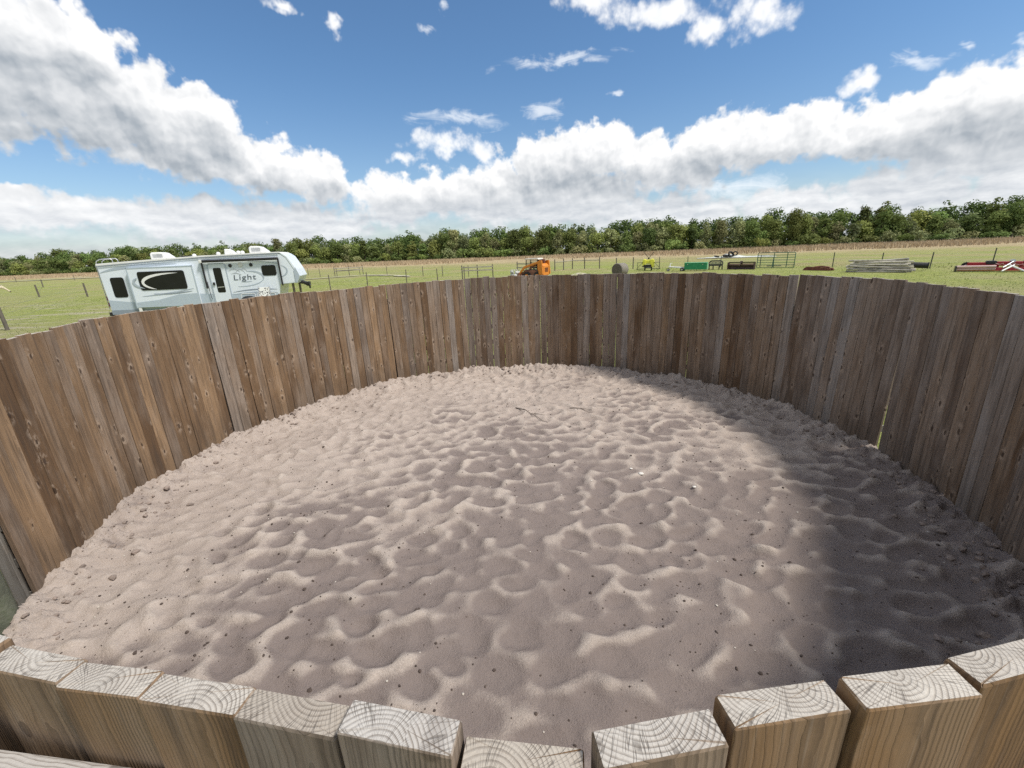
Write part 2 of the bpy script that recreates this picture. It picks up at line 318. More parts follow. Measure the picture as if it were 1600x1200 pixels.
# ------------------------------------------------------------------ mesh helper
class MB:
    def __init__(self): self.v = []; self.f = []; self.s = []
    def add(self, vs, fs, smooth=False, M=None):
        o = len(self.v)
        for q in vs:
            self.v.append(tuple(M @ Vector(q)) if M is not None else tuple(q))
        for f in fs: self.f.append(tuple(i + o for i in f)); self.s.append(smooth)
        return self
    def box(self, c, s, rot=None):
        hx, hy, hz = s[0] / 2, s[1] / 2, s[2] / 2
        vs = [(-hx, -hy, -hz), (hx, -hy, -hz), (hx, hy, -hz), (-hx, hy, -hz), (-hx, -hy, hz), (hx, -hy, hz), (hx, hy, hz), (-hx, hy, hz)]
        M = Matrix.Translation(c)
        if rot is not None: M = M @ Euler(rot).to_matrix().to_4x4()
        return self.add(vs, [(0, 3, 2, 1), (4, 5, 6, 7), (0, 1, 5, 4), (1, 2, 6, 5), (2, 3, 7, 6), (3, 0, 4, 7)], False, M)
    def tube(self, pts, r, n=8, caps=True, smooth=True):
        pts = [Vector(q) for q in pts]
        rs = list(r) if isinstance(r, (list, tuple)) else [r] * len(pts)
        vs = []; fs = []
        up = None
        for i, q in enumerate(pts):
            a = pts[max(i - 1, 0)]; c = pts[min(i + 1, len(pts) - 1)]
            t = (c - a).normalized()
            if up is None:
                up = Vector((0, 0, 1)) if abs(t.z) < 0.9 else Vector((1, 0, 0))
            sx = t.cross(up).normalized(); sy = sx.cross(t).normalized(); up = sy
            for k in range(n):
                a_ = 2 * math.pi * k / n
                vs.append(q + (sx * math.cos(a_) + sy * math.sin(a_)) * rs[i])
        for i in range(len(pts) - 1):
            for k in range(n):
                k2 = (k + 1) % n
                fs.append((i * n + k, i * n + k2, (i + 1) * n + k2, (i + 1) * n + k))
        self.add(vs, fs, smooth)
        if caps:
            o = len(vs)
            self.add(vs[:n], [tuple(range(n - 1, -1, -1))][:1]); self.add(vs[-n:], [tuple(range(n))])
        return self
    def ell(self, c, r, seg=16, rings=10, rot=None, jitter=0.0, rn=None):
        vs = [(0, 0, 1)]; fs = []
        for i in range(1, rings):
            th = math.pi * i / rings
            for k in range(seg):
                a = 2 * math.pi * k / seg
                vs.append((math.sin(th) * math.cos(a), math.sin(th) * math.sin(a), math.cos(th)))
        vs.append((0, 0, -1))
        if jitter:
            rn = rn or random
            vs = [tuple(x * (1 + rn.uniform(-jitter, jitter)) for x in q) for q in vs]
        for k in range(seg): fs.append((0, 1 + k, 1 + (k + 1) % seg))
        for i in range(rings - 2):
            for k in range(seg):
                a = 1 + i * seg + k; b_ = 1 + i * seg + (k + 1) % seg
                fs.append((a, a + seg, b_ + seg, b_))
        o = 1 + (rings - 2) * seg; L = len(vs) - 1
        for k in range(seg): fs.append((o + k, L, o + (k + 1) % seg))
        M = Matrix.Translation(c) @ (Euler(rot).to_matrix().to_4x4() if rot else Matrix()) @ Matrix.Diagonal((*r, 1))
        return self.add(vs, fs, True, M)
    def prism(self, prof, y0, y1, axis='y'):
        # prof: list of (a, b) outline; extruded along axis; counter-clockwise seen from -axis
        n = len(prof)
        def P_(a, b, d):
            return (a, d, b) if axis == 'y' else ((d, a, b) if axis == 'x' else (a, b, d))
        vs = [P_(a, b, y0) for a, b in prof] + [P_(a, b, y1) for a, b in prof]
        fs = [tuple(range(n)), tuple(range(2 * n - 1, n - 1, -1))]
        for i in range(n):
            j = (i + 1) % n
            fs.append((i, i + n, j + n, j))
        return self.add(vs, fs)
    def build(self, name, mat, parent=None, loc=None, bevel=0.0, rot=None):
        me = bpy.data.meshes.new(name)
        me.from_pydata(self.v, [], self.f); me.update()
        bm = bmesh.new(); bm.from_mesh(me); bmesh.ops.recalc_face_normals(bm, faces=bm.faces[:]); bm.to_mesh(me); bm.free()
        if len(me.polygons) == len(self.s): me.polygons.foreach_set('use_smooth', self.s)
        if mat: me.materials.append(mat)
        o = bpy.data.objects.new(name, me); COL.objects.link(o)
        if parent is not None: o.parent = parent
        if loc is not None: o.location = loc
        if rot is not None: o.rotation_euler = rot
        if bevel:
            mod = o.modifiers.new("bevel", 'BEVEL'); mod.width = bevel; mod.segments = 2; mod.limit_method = 'ANGLE'; mod.angle_limit = R_(40)
        return o

def fast_mesh(name, verts, faces, mat, parent=None, smooth=False):
    """numpy verts (n,3), faces (m,k) -> object"""
    me = bpy.data.meshes.new(name)
    verts = np.asarray(verts, np.float32); faces = np.asarray(faces, np.int32)
    k = faces.shape[1]
    me.vertices.add(len(verts)); me.vertices.foreach_set('co', verts.ravel())
    me.loops.add(faces.size); me.loops.foreach_set('vertex_index', faces.ravel())
    me.polygons.add(len(faces)); me.polygons.foreach_set('loop_start', np.arange(0, faces.size, k, dtype=np.int32))
    me.polygons.foreach_set('use_smooth', np.full(len(faces), smooth))
    me.update(calc_edges=True); me.validate()
    if mat: me.materials.append(mat)
    o = bpy.data.objects.new(name, me); COL.objects.link(o)
    if parent is not None: o.parent = parent
    return o

def tag(o, label=None, cat=None, group=None, kind=None):
    if label: o['label'] = label
    if cat: o['category'] = cat
    if group: o['group'] = group
    if kind: o['kind'] = kind
    return o

def empty(name, loc=(0, 0, 0), rz=0.0, label=None, cat=None, group=None):
    o = bpy.data.objects.new(name, None); COL.objects.link(o)
    o.location = loc; o.rotation_euler = (0, 0, rz); o.empty_display_size = 0.2
    return tag(o, label, cat, group)

def dup(root, loc, rz=0.0, scale=None, label=None):
    r = root.copy(); COL.objects.link(r); r.location = loc; r.rotation_euler = (0, 0, rz)
    if scale: r.scale = scale
    if label: r['label'] = label
    for ch in root.children:
        c = ch.copy(); COL.objects.link(c); c.parent = r
        for g in ch.children:
            d_ = g.copy(); COL.objects.link(d_); d_.parent = c
    return r

# numpy noise ---------------------------------------------------------------
def _hash(ix, iy, seed):
    h = (ix.astype(np.int64) * 374761393 + iy.astype(np.int64) * 668265263 + seed * 1442695041) & 0xffffffff
    h = ((h ^ (h >> 13)) * 1274126177) & 0xffffffff
    h = h ^ (h >> 16)
    return (h & 0xffffff) / float(0xffffff)
def vnoise(x, y, seed=0):
    ix = np.floor(x); iy = np.floor(y); fx = x - ix; fy = y - iy
    fx = fx * fx * fx * (fx * (fx * 6 - 15) + 10); fy = fy * fy * fy * (fy * (fy * 6 - 15) + 10)
    a = _hash(ix, iy, seed); b = _hash(ix + 1, iy, seed); c = _hash(ix, iy + 1, seed); d_ = _hash(ix + 1, iy + 1, seed)
    return (a * (1 - fx) + b * fx) * (1 - fy) + (c * (1 - fx) + d_ * fx) * fy
def fbm(x, y, seed=0, oct=4, rough=0.5):
    s = 0; a = 1; t = 0
    for i in range(oct):
        s = s + a * vnoise(x * 2 ** i + 17.3 * i, y * 2 ** i - 9.1 * i, seed + i); t += a; a *= rough
    return s / t - 0.5
def worley(x, y, seed=0, jit=0.85):
    ix = np.floor(x); iy = np.floor(y)
    f1 = np.full(x.shape, 9.0); f2 = np.full(x.shape, 9.0); idv = np.zeros(x.shape)
    for ox in (-1, 0, 1):
        for oy in (-1, 0, 1):
            cx = ix + ox; cy = iy + oy
            hx = _hash(cx, cy, seed); hy = _hash(cx, cy, seed + 91)
            d_ = np.hypot(cx + 0.5 + (hx - 0.5) * jit - x, cy + 0.5 + (hy - 0.5) * jit - y)
            m1 = d_ < f1
            f2 = np.where(m1, f1, np.minimum(f2, d_)); idv = np.where(m1, _hash(cx, cy, seed + 7), idv); f1 = np.where(m1, d_, f1)
    return f1, f2, idv

# ------------------------------------------------------------------ ground
def ground_z(x, y):
    return 0.0
m, T, b = new_mat("pasture_ground")
geo = T.n('ShaderNodeNewGeometry'); gp = geo.outputs['Position']; gx, gy, gz = T.sep(gp)
n_big = T.noise(gp, 0.035, 4, 0.55); n_mid = T.noise(gp, 0.22, 5, 0.6); n_sm = T.noise(gp, 1.9, 5, 0.65); n_f = T.noise(gp, 16.0, 4, 0.7)
sline = T.m('ADD', gy, T.m('MULTIPLY', gx, 0.29))
sl = T.m('ADD', sline, T.m('MULTIPLY', T.m('SUBTRACT', n_mid, 0.5), 34.0))
g = T.mix(T.rng(n_sm, 0.3, 0.7), (0.195, 0.235, 0.056), (0.335, 0.355, 0.115))
g = T.mix(T.rng(n_mid, 0.42, 0.68), g, (0.31, 0.315, 0.13))
n_pat = T.noise(gp, 0.09, 6, 0.68)
g = T.mix(T.m('MULTIPLY', T.rng(n_pat, 0.48, 0.62), T.rng(sline, 18.0, 75.0, 0.42, 0.8)), g, (0.34, 0.285, 0.155))
g = T.mix(T.m('MULTIPLY', T.rng(n_big, 0.45, 0.7), 0.7), g, (0.295, 0.275, 0.140))
yel = T.m('MULTIPLY', T.rng(sl, 70.0, 108.0), T.rng(n_sm, 0.25, 0.65))
g = T.mix(T.m('MULTIPLY', yel, 0.75), g, (0.33, 0.285, 0.14))
tan = T.rng(sl, 100.0, 128.0)
g = T.mix(T.m('MULTIPLY', tan, 0.9), g, T.mix(T.rng(n_mid, 0.3, 0.7), (0.36, 0.275, 0.165), (0.45, 0.36, 0.225)))
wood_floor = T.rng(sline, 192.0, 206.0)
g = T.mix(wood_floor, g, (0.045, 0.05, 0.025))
bare = T.m('MULTIPLY', T.rng(T.noise(gp, 0.5, 5, 0.62, dist=0.4), 0.60, 0.72), T.rng(gx, 4.0, -8.0))
g = T.mix(T.m('MULTIPLY', bare, 0.55), g, (0.38, 0.33, 0.26))
b2 = T.rng(T.noise(T.vm('MULTIPLY', gp, (0.16, 0.75, 1)), 1.0, 6, 0.65, dist=0.5), 0.50, 0.66)
b2 = T.m('MULTIPLY', T.m('MULTIPLY', b2, T.rng(gx, -21.0, -26.0)), T.m('MULTIPLY', T.rng(gy, 17.0, 24.0), T.rng(gy, 46.0, 36.0)))
g = T.mix(T.m('MULTIPLY', b2, 0.85), g, (0.43, 0.38, 0.30))
pr_ = T.vm('LENGTH', T.vm('SUBTRACT', gp, (0.0, 5.0, 0.0)))
bounce_earth = T.m('MULTIPLY', T.rng(T.m('ADD', pr_, T.m('MULTIPLY', T.m('SUBTRACT', n_sm, 0.5), 3.0)), 8.5, 6.0), T.rng(gy, 4.0, 1.5))  # brown ground on the camera's side, added to cut green bounce light
g = T.mix(T.m('MULTIPLY', bounce_earth, 0.9), g, (0.30, 0.245, 0.20))
drop = T.rng(T.noise(gp, 1.1, 2, 0.5), 0.70, 0.76)
g = T.mix(T.m('MULTIPLY', drop, 0.6), g, (0.07, 0.065, 0.035))
g = T.mix(T.m('MULTIPLY', T.rng(n_f, 0.45, 0.75), 0.5), g, T.mix(0.5, g, (0.11, 0.14, 0.035)))
T.l(g, b.inputs['Base Color']); b.inputs['Roughness'].default_value = 0.95; b.inputs['Specular IOR Level'].default_value = 0.1
bump(T, b, T.m('ADD', n_f, T.m('MULTIPLY', n_sm, 1.5)), 0.8, 0.12)
M_GROUND = m
gr_v = []; gr_f = []
rad = [0.5, 3, 6, 10, 15, 22, 32, 45, 62, 85, 115, 150, 200, 270, 360, 500, 800, 1500, 4000]
NS = 96
gr_v.append((0, 5, 0))
for r in rad:
    for k in range(NS):
        a = 2 * math.pi * k / NS
        xx, yy = r * math.sin(a), 5 + r * math.cos(a)
        zz = 0.0
        if 12 < r < 300: zz = 0.10 * (math.sin(xx * 0.11 + 1.3) * math.sin(yy * 0.09 + 0.4)) * min(1, (r - 12) / 40)
        if r > 350: zz = 0.0
        gr_v.append((xx, yy, zz))
for k in range(NS): gr_f.append((0, 1 + (k + 1) % NS, 1 + k))
for i in range(len(rad) - 1):
    for k in range(NS):
        a = 1 + i * NS + k; c = 1 + i * NS + (k + 1) % NS
        gr_f.append((a, c, c + NS, a + NS))
gm_ = MB(); gm_.add(gr_v, gr_f, True)
ground = gm_.build("pasture_ground", M_GROUND); tag(ground, kind='structure')

# sandy tracks lying on the pasture -----------------------------------------
m, T, b = new_mat("track_sand")
geo = T.n('ShaderNodeNewGeometry'); gp = geo.outputs['Position']
n1 = T.noise(gp, 0.9, 6, 0.65); n2 = T.noise(gp, 7, 4, 0.6)
c = T.mix(n1, (0.40, 0.36, 0.27), (0.52, 0.47, 0.38))
c = T.mix(T.rng(n1, 0.46, 0.56), c, (0.285, 0.30, 0.125))
T.l(T.mix(T.m('MULTIPLY', n2, 0.4), c, (0.33, 0.30, 0.24)), b.inputs['Base Color']); b.inputs['Roughness'].default_value = 0.95
M_TRACK = m
def track(name, pts, w, seed):
    rn = random.Random(seed); vs = []; fs = []
    P_ = [Vector((*q, 0)) for q in pts]
    fine = []
    for i in range(len(P_) - 1):
        L = (P_[i + 1] - P_[i]).length; n = max(2, int(L / 0.7))
        for k in range(n): fine.append(P_[i].lerp(P_[i + 1], k / n))
    fine.append(P_[-1])
    for i, q in enumerate(fine):
        t = (fine[min(i + 1, len(fine) - 1)] - fine[max(i - 1, 0)]).normalized(); nrm = Vector((-t.y, t.x, 0))
        e = min(1, i / 4, (len(fine) - 1 - i) / 4)
        ww = w * (0.35 + 0.65 * e) * rn.uniform(0.55, 1.15)
        o1 = q + nrm * ww * rn.uniform(0.4, 0.6); o2 = q - nrm * ww * rn.uniform(0.4, 0.6)
        h = 0.10 * min(1, max(0, ((q - Vector((0, 5, 0))).length - 12) / 40)) + 0.012
        vs += [(o1.x, o1.y, h), (o2.x, o2.y, h)]
    for i in range(len(fine) - 1): fs.append((2 * i, 2 * i + 1, 2 * i + 3, 2 * i + 2))
    mb = MB(); mb.add(vs, fs, True)
    o = mb.build(name, M_TRACK); tag(o, kind='structure'); return o
track("dirt_track", [(-190, 112), (-158, 137), (-128, 149), (-100, 162)], 9, 1)
track("dirt_track", [(-44, 56), (-36, 61), (-30.6, 66.8), (-24.3, 73.4), (-17, 67), (-13.8, 61.4)], 1.8, 2)

# ------------------------------------------------------------------ pen geometry
PEN = Vector((0, 5, 0)); PR = 4.57
Z_TOP = CAM_Z - 0.53
P_ANG = 20.8
panels = []                                         # (theta start, theta end, tilt)
for k in range(13):
    panels.append((-116 + P_ANG * k, -116 + P_ANG * (k + 1)))
panels.append((154.4, 170.0)); panels.append((191.0, 213.0)); panels.append((213.0, 235.0))
def pen_r(th):
    """inner face radius of the flat panels at theta (deg)"""
    th = (th + 116) % 360 - 116
    for a, c in panels:
        if a <= th <= c:
            mid = (a + c) / 2; half = (c - a) / 2
            rm = (PR + 0.045) * math.cos(R_(half))
            return rm / math.cos(R_(th - mid))
    return PR + 0.05
def pol(th, r): return (r * math.sin(R_(th)), r * math.cos(R_(th)))

fence = empty("round_pen_fence", (PEN.x, PEN.y, 0), 0, "tall round pen fence of weathered brown boards enclosing the sand", "fence")

def board_mesh(name, w, t, h, rn, fine=False):
    """rounded 2x6 plank; local x = width, y = thickness (0 = inner face), z = up"""
    rr = 0.0022 if fine else 0.006; seg = 3; prof = []
    for cx, cy, a0 in ((w / 2 - rr, t - rr, 0), (-w / 2 + rr, t - rr, 90), (-w / 2 + rr, rr, 180), (w / 2 - rr, rr, 270)):
        for k in range(seg + 1):
            a = R_(a0 + 90 * k / seg); prof.append((cx + rr * math.cos(a), cy + rr * math.sin(a)))
    n = len(prof)
    lv = [0.0] + [h * q for q in ((.1, .22, .36, .5, .63, .76, .88, .95) if not fine else (.2, .4, .6, .7, .8, .86, .9, .94, .97))] + [h - 0.0035, h]
    slx, sly = rn.uniform(-0.03, 0.03), rn.uniform(-0.05, 0.05)
    vs = []; fs = []
    amp = 0.0018 if not fine else 0.0007
    for i, z in enumerate(lv):
        jx, jy = rn.uniform(-amp, amp), rn.uniform(-amp, amp) * .7
        sc = 1.0 if i < len(lv) - 1 else 0.972
        for (x, y) in prof:
            e = rn.uniform(-amp, amp) * 0.6
            top = 1 if i >= len(lv) - 2 else 0
            vs.append((x * sc + jx * (1 - top) + e, t / 2 + (y - t / 2) * (sc if sc == 1 else 0.93) + jy * (1 - top), z + top * (x * slx + y * sly + rn.uniform(-1, 1) * (0.0011 if fine else 0.002))))
    for i in range(len(lv) - 1):
        for k in range(n):
            k2 = (k + 1) % n; fs.append((i * n + k, i * n + k2, (i + 1) * n + k2, (i + 1) * n + k))
    fs.append(tuple(range(n - 1, -1, -1)))
    # top cap as a fan round a centre vertex
    o = (len(lv) - 1) * n; ctr = len(vs); vs.append((0, t / 2, h + 0.0005 + t / 2 * sly))
    for k in range(n): fs.append((o + k, o + (k + 1) % n, ctr))
    me = bpy.data.meshes.new(name); me.from_pydata(vs, [], fs); me.update()
    return me

rb = random.Random(5)
RAILS = (0.28, 0.62, 0.98, 1.34, 1.72, 2.12)
tilts = {0: 0.3, 1: 0.2, 2: -0.4, 3: -0.2, 4: -0.35, 5: -0.2, 6: -0.15, 7: -0.1, 8: 0.0, 9: 1.3, 10: -1.3}
topoff = {0: -.015, 1: -.01, 2: -.02, 3: -.035, 4: -.025, 5: 0.0, 6: -.01, 7: .0, 8: 0.005, 9: .02, 10: .01}
for pi_, (a0, a1) in enumerate(panels):
    p0 = Vector((*pol(a0, PR + 0.045), 0)); p1 = Vector((*pol(a1, PR + 0.045), 0))
    tdir = (p1 - p0).normalized(); L = (p1 - p0).length
    nrm = Vector((tdir.y, -tdir.x, 0))
    if nrm.dot((p0 + p1) / 2) < 0: nrm = -nrm
    mb = MB()
    for rz in RAILS:
        a_ = p0 + tdir * 0.03 + nrm * 0.06; c_ = p1 - tdir * 0.03 + nrm * 0.06
        ang = math.atan2(tdir.y, tdir.x)
        mb.box(((a_ + c_) / 2 + Vector((0, 0, rz)))[:], ((c_ - a_).length, 0.040, 0.09), (0, 0, ang))
    for e in (0.30 if pi_ == 10 else 0.05, L - (0.30 if pi_ == 9 else 0.05)):
        q = p0 + tdir * e + nrm * 0.128
        mb.box((q.x, q.y, 1.05), (0.088, 0.088, 2.1), (0, 0, math.atan2(tdir.y, tdir.x)))
    pan = mb.build("fence_panel", M_GREYWOOD, fence, bevel=0.004)
    pan.color = (0.5, 0.5, 0.5, 0.4)
    n = max(3, round(L / 0.1385)); pitch = (L - 0.002) / n
    base_t = rb.random()
    tlt = R_(tilts.get(pi_, 0.0))
    for k in range(n):
        w = pitch - rb.uniform(0.0012, 0.0048)
        h = Z_TOP + topoff.get(pi_, 0) + rb.gauss(0, 0.009)
        me = board_mesh("board", w, 0.038, h, rb)
        me.materials.append(M_BOARD)
        o = bpy.data.objects.new("board", me); COL.objects.link(o); o.parent = pan
        q = p0 + tdir * (0.001 + pitch * (k + 0.5)) + nrm * rb.uniform(0, 0.004)
        # local y must point outwards
        zr = math.atan2(-nrm.x, nrm.y)
        lean = tlt + R_(rb.gauss(0, 0.12))
        o.rotation_euler = Euler((0, lean, zr))
        # pivot the lean about the board's top so tops stay in line
        lx = Vector((math.cos(zr), math.sin(zr), 0))
        o.location = q - lx * (math.sin(lean) * (h if pi_ not in (9, 10) else 1.62))
        thm = (a0 + a1) / 2
        grey = (0.02 if thm < -30 else 0.24) + (0.16 if thm > 75 else 0)
        g_ = max(0, min(1, rb.gauss(grey, 0.13)))
        if rb.random() < 0.13: g_ = min(1, g_ + rb.uniform(0.3, 0.6))
        o.color = (rb.random(), rb.choice((rb.uniform(0.05, 0.3), rb.uniform(0.7, 0.95))), max(0, min(1, rb.gauss(0.42, 0.30))), g_)

# near boards, each of its own height, width and place ----------------------
#        ang0   ang1    r0    r1     dz     pithx pithy tone grey
NEAR = [(-12.2, -10.22, 4.536, 4.546, .548, .4, .9, .5, .3),
        (-10.15, -8.24, 4.552, 4.560, .556, .35, .35, .62, .16),
        (-8.17, -6.42, 4.565, 4.570, .553, .55, .80, .60, .10),
        (-6.40, -4.54, 4.574, 4.586, .551, .45, .88, .55, .12),
        (-4.51, -2.73, 4.590, 4.612, .546, .30, .28, .25, .55),
        (-2.64, -0.91, 4.616, 4.642, .527, .62, .95, .55, .60),
        (-0.87, 0.82, 4.646, 4.664, .548, .78, .92, .30, .10),
        (0.85, 2.58, 4.664, 4.652, .518, .60, .12, .60, .35),
        (2.76, 4.49, 4.640, 4.636, .513, .34, .42, .60, .10),
        (4.66, 6.42, 4.643, 4.645, .501, .55, .46, .62, .08),
        (6.62, 8.55, 4.633, 4.628, .508, .80, .38, .60, .10),
        (8.62, 10.35, 4.620, 4.61, .515, .4, .2, .5, .2)]
near_panel_mb = MB()
for (x0, x1, zc, dep) in ((-0.98, 0.98, 0.3, 0), (-0.98, 0.98, 0.9, 0), (-0.98, 0.98, 1.5, 0)):
    near_panel_mb.box(((x0 + x1) / 2, -4.75, zc), (x1 - x0, 0.04, 0.14))
# top rail runs on the outside, lower at the left end than the right
for s_ in (-1.42, 1.38):
    near_panel_mb.box((s_, -4.66, 1.1), (0.09, 0.09, 2.1))
near_panel_mb.box((-0.95, -4.547, 2.205), (0.92, 0.045, 0.14), (0, 0, R_(-8.0)))
near_panel_mb.box((0.55, -4.752, Z_TOP - 0.30), (1.5, 0.045, 0.14), (0, 0, R_(2.0)))
near_panel = near_panel_mb.build("fence_panel", M_GREYWOOD, fence, bevel=0.006); near_panel.color = (.3, .2, .5, .75)
for (t0, t1, r0, r1, dz, pxx, pyy, tone, gry) in NEAR:
    A = Vector((r0 * math.sin(R_(t0)), -r0 * math.cos(R_(t0)), 0)); Bv = Vector((r1 * math.sin(R_(t1)), -r1 * math.cos(R_(t1)), 0))
    td = (Bv - A); w = td.length + 0.0005; td.normalize()
    mid = (A + Bv) / 2; zr = math.atan2(td.y, td.x)
    # local y must point outwards (towards -Y of the pen): turn by 180
    zr2 = zr + math.pi
    me = board_mesh("board", w, 0.039, CAM_Z - dz, rb, fine=True); me.materials.append(M_NEAR)
    o = bpy.data.objects.new("board", me); COL.objects.link(o); o.parent = near_panel
    o.location = mid; o.rotation_euler = (0, R_(rb.uniform(-.1, .1)), zr2)
    o.color = (pxx, pyy, tone, gry)

gate = empty("pen_gate", (0, 5, 0), 0, "plank gate standing open behind the gap at the fence's left end", "gate")
for k, th_ in enumerate((-117.2, -118.9, -120.6, -122.3, -124.0, -125.7, -127.4, -129.1)):
    me = board_mesh("board", 0.138, 0.038, 2.1, rb); me.materials.append(M_BOARD)
    o = bpy.data.objects.new("board", me); COL.objects.link(o); o.parent = gate
    q = pol(th_, 4.90); o.location = (q[0], q[1], 0.0); o.rotation_euler = (0, 0, R_(-th_)); o.color = (rb.random(), .2, .25, .35)
mb = MB()
for z_ in (0.5, 1.1, 1.7):
    a_ = Vector((*pol(-116.6, 4.985), z_)); c_ = Vector((*pol(-129.8, 4.985), z_)); mb.tube([a_, c_], 0.04, 6)
mb.build("rail", M_GREYWOOD, gate)
# gate post beside the opening at the left
gp_ = MB(); gp_.tube([(0, 0, 0), (0.01, 0, 1.2), (0, 0.01, 2.2)], [0.12, 0.115, 0.11], 20)
M_MOSSY = paint("mossy_post_wood", (0.13, 0.14, 0.10), 0.9, var=0.45, scale=5, dirt=(0.07, 0.09, 0.045), dirt_amt=0.7, bmp=0.6)
q = pol(-119.9, 4.73)
gpost = gp_.build("gate_post", M_MOSSY, None, (PEN.x + q[0], PEN.y + q[1], 0)); tag(gpost, "mossy green round post in the gap at the fence's left end", "post")
lt = MB(); lt.box((0, 0, 0.02), (0.07, 0.05, 0.11)); lt.box((0.05, -0.005, 0.02), (0.05, 0.02, 0.05)); lt.tube([(0.02, -0.04, -0.045), (0.02, 0.0, -0.05)], 0.017, 10)
latch = lt.build("gate_latch", paint("galvanised_metal", (0.55, 0.55, 0.53), 0.45, 0.6), gpost, (0.10, -0.08, 0.72), bevel=0.004, rot=(0, 0, R_(35)))

# ------------------------------------------------------------------ sand
STEP = 0.02
gxs = np.arange(-4.72, 4.7201, STEP); GX, GY = np.meshgrid(gxs, gxs)
TH = np.degrees(np.arctan2(GX, GY)); RR = np.hypot(GX, GY)
thl = np.arange(-180, 180.01, 0.25); prl = np.array([pen_r(t) for t in thl])
NA = np.abs(((TH - 180) + 180) % 360 - 180) < 13
PRG = np.interp(TH, thl, prl); PRG = np.where(NA, 4.62, PRG)
DW = PRG - RR
w1x = fbm(GX * 1.1, GY * 1.1, 3, 3) * 0.32
rs_ = np.random.default_rng(77)
H = fbm(GX * 2.2, GY * 2.2, 41, 4, 0.55) * 0.05
def stamp(cx, cy, a, b, ang, depth, rim, back):
    """one hoof print: a scooped bowl that wipes out what was there, with a rim pushed up behind it"""
    rmax = 1.7 * max(a, b)
    i0 = max(0, int((cy - rmax + 4.72) / STEP)); i1 = min(GX.shape[0], int((cy + rmax + 4.72) / STEP) + 2)
    j0 = max(0, int((cx - rmax + 4.72) / STEP)); j1 = min(GX.shape[1], int((cx + rmax + 4.72) / STEP) + 2)
    if i1 - i0 < 3 or j1 - j0 < 3: return
    x = GX[i0:i1, j0:j1] - cx; y = GY[i0:i1, j0:j1] - cy
    c, s_ = math.cos(ang), math.sin(ang); u = (c * x + s_ * y) / a; v = (-s_ * x + c * y) / b
    wob = 1 + 0.5 * fbm(x * 4.0 + cx * 9, y * 4.0 + cy * 7, 5, 2)
    r = np.hypot(u, v) * wob
    h = H[i0:i1, j0:j1]
    inside = r < 1
    lvl = float(h[inside].mean()) if inside.any() else 0.0
    bowl_ = lvl * 0.55 - depth * (1 - r ** 2)
    k = np.clip((1.05 - r) / 0.30, 0, 1); k = k * k * (3 - 2 * k) * 0.9
    h = h * (1 - k) + bowl_ * k
    side = 0.5 + 0.5 * (v / np.maximum(r, 1e-3)) * back
    h = h + rim * (0.25 + 0.75 * side) * np.exp(-((r - 1.12) / 0.30) ** 2)
    H[i0:i1, j0:j1] = h
for k in range(3600):
    r_ = 4.5 * math.sqrt(rs_.random()); t_ = rs_.uniform(0, 6.283); x, y = r_ * math.sin(t_), r_ * math.cos(t_)
    act = 0.45 + 1.1 * float(vnoise(np.array([x * .7 + 3]), np.array([y * .7 + 8]), 61)[0])
    if x < -2.9: act *= 0.75
    if y < -3.6: act *= 0.8
    if rs_.random() > act: continue
    sz = rs_.uniform(0.075, 0.16) * (1.2 if y < 0.5 else 1.0)
    stamp(x, y, sz * rs_.uniform(1.0, 1.6), sz * rs_.uniform(0.7, 0.95), rs_.normal(0.1, 0.45), rs_.uniform(0.018, 0.046) * min(1.2, act + .2), rs_.uniform(0.004, 0.015) * min(1.2, act + .2), rs_.choice((-1, -1, 1)))
def blur(A, n):
    for _ in range(n):
        A = (np.roll(A, 1, 0) + np.roll(A, -1, 0) + A * 2) / 4; A = (np.roll(A, 1, 1) + np.roll(A, -1, 1) + A * 2) / 4
    return A
H = blur(H, 2)
curv = H - blur(H, 60)
calm = np.clip((GY + 5.2) / 2.0, 0.8, 1.15)
scuff = np.clip((GY - 1.2) / 1.4, 0, 1) * 0.8 + 0.15
H = H * calm
rough = fbm(GX * 7, GY * 7, 71, 4, 0.6)
H += rough * 0.016 * (0.35 + scuff)
H += fbm(GX * 0.5, GY * 0.5, 81, 3) * 0.07
wallb = np.exp(-(np.clip(DW, 0, 9) / 0.26) ** 2)
lump = np.abs(fbm(GX * 6.5, GY * 6.5, 91, 5, 0.65))
H += wallb * (0.03 + 0.11 * (fbm(GX * 1.3, GY * 1.3, 95, 3) + 0.5)) + np.exp(-(np.clip(DW - 0.12, 0, 9) / 0.22) ** 2) * lump * 0.26
# low churned berm running a little in from the wall on the right and far side
bs = np.clip(np.cos(np.radians(TH - 60)) * 1.3, 0, 1)
H += 0.05 * np.exp(-((DW - 0.55 - 0.2 * fbm(GX, GY, 99, 2)) / 0.16) ** 2) * bs * (0.5 + rough)
Z = 0.30 + H - 0.04 * np.clip((-GX - 2.6) / 1.2, 0, 1)
keep = RR < PRG + 0.02
idx = -np.ones(GX.shape, int); idx[keep] = np.arange(keep.sum())
V = np.c_[GX[keep], GY[keep] + PEN.y, Z[keep]]
a = idx[:-1, :-1]; b_ = idx[:-1, 1:]; c_ = idx[1:, 1:]; d_ = idx[1:, :-1]
ok = (a >= 0) & (b_ >= 0) & (c_ >= 0) & (d_ >= 0)
Fq = np.stack([a[ok], b_[ok], c_[ok], d_[ok]], 1)
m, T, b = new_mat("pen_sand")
geo = T.n('ShaderNodeNewGeometry'); gp = geo.outputs['Position']
at = T.n('ShaderNodeAttribute', attribute_name='dry'); dry = at.outputs['Fac']
ad = T.n('ShaderNodeAttribute', attribute_name='damp'); damp = ad.outputs['Fac']
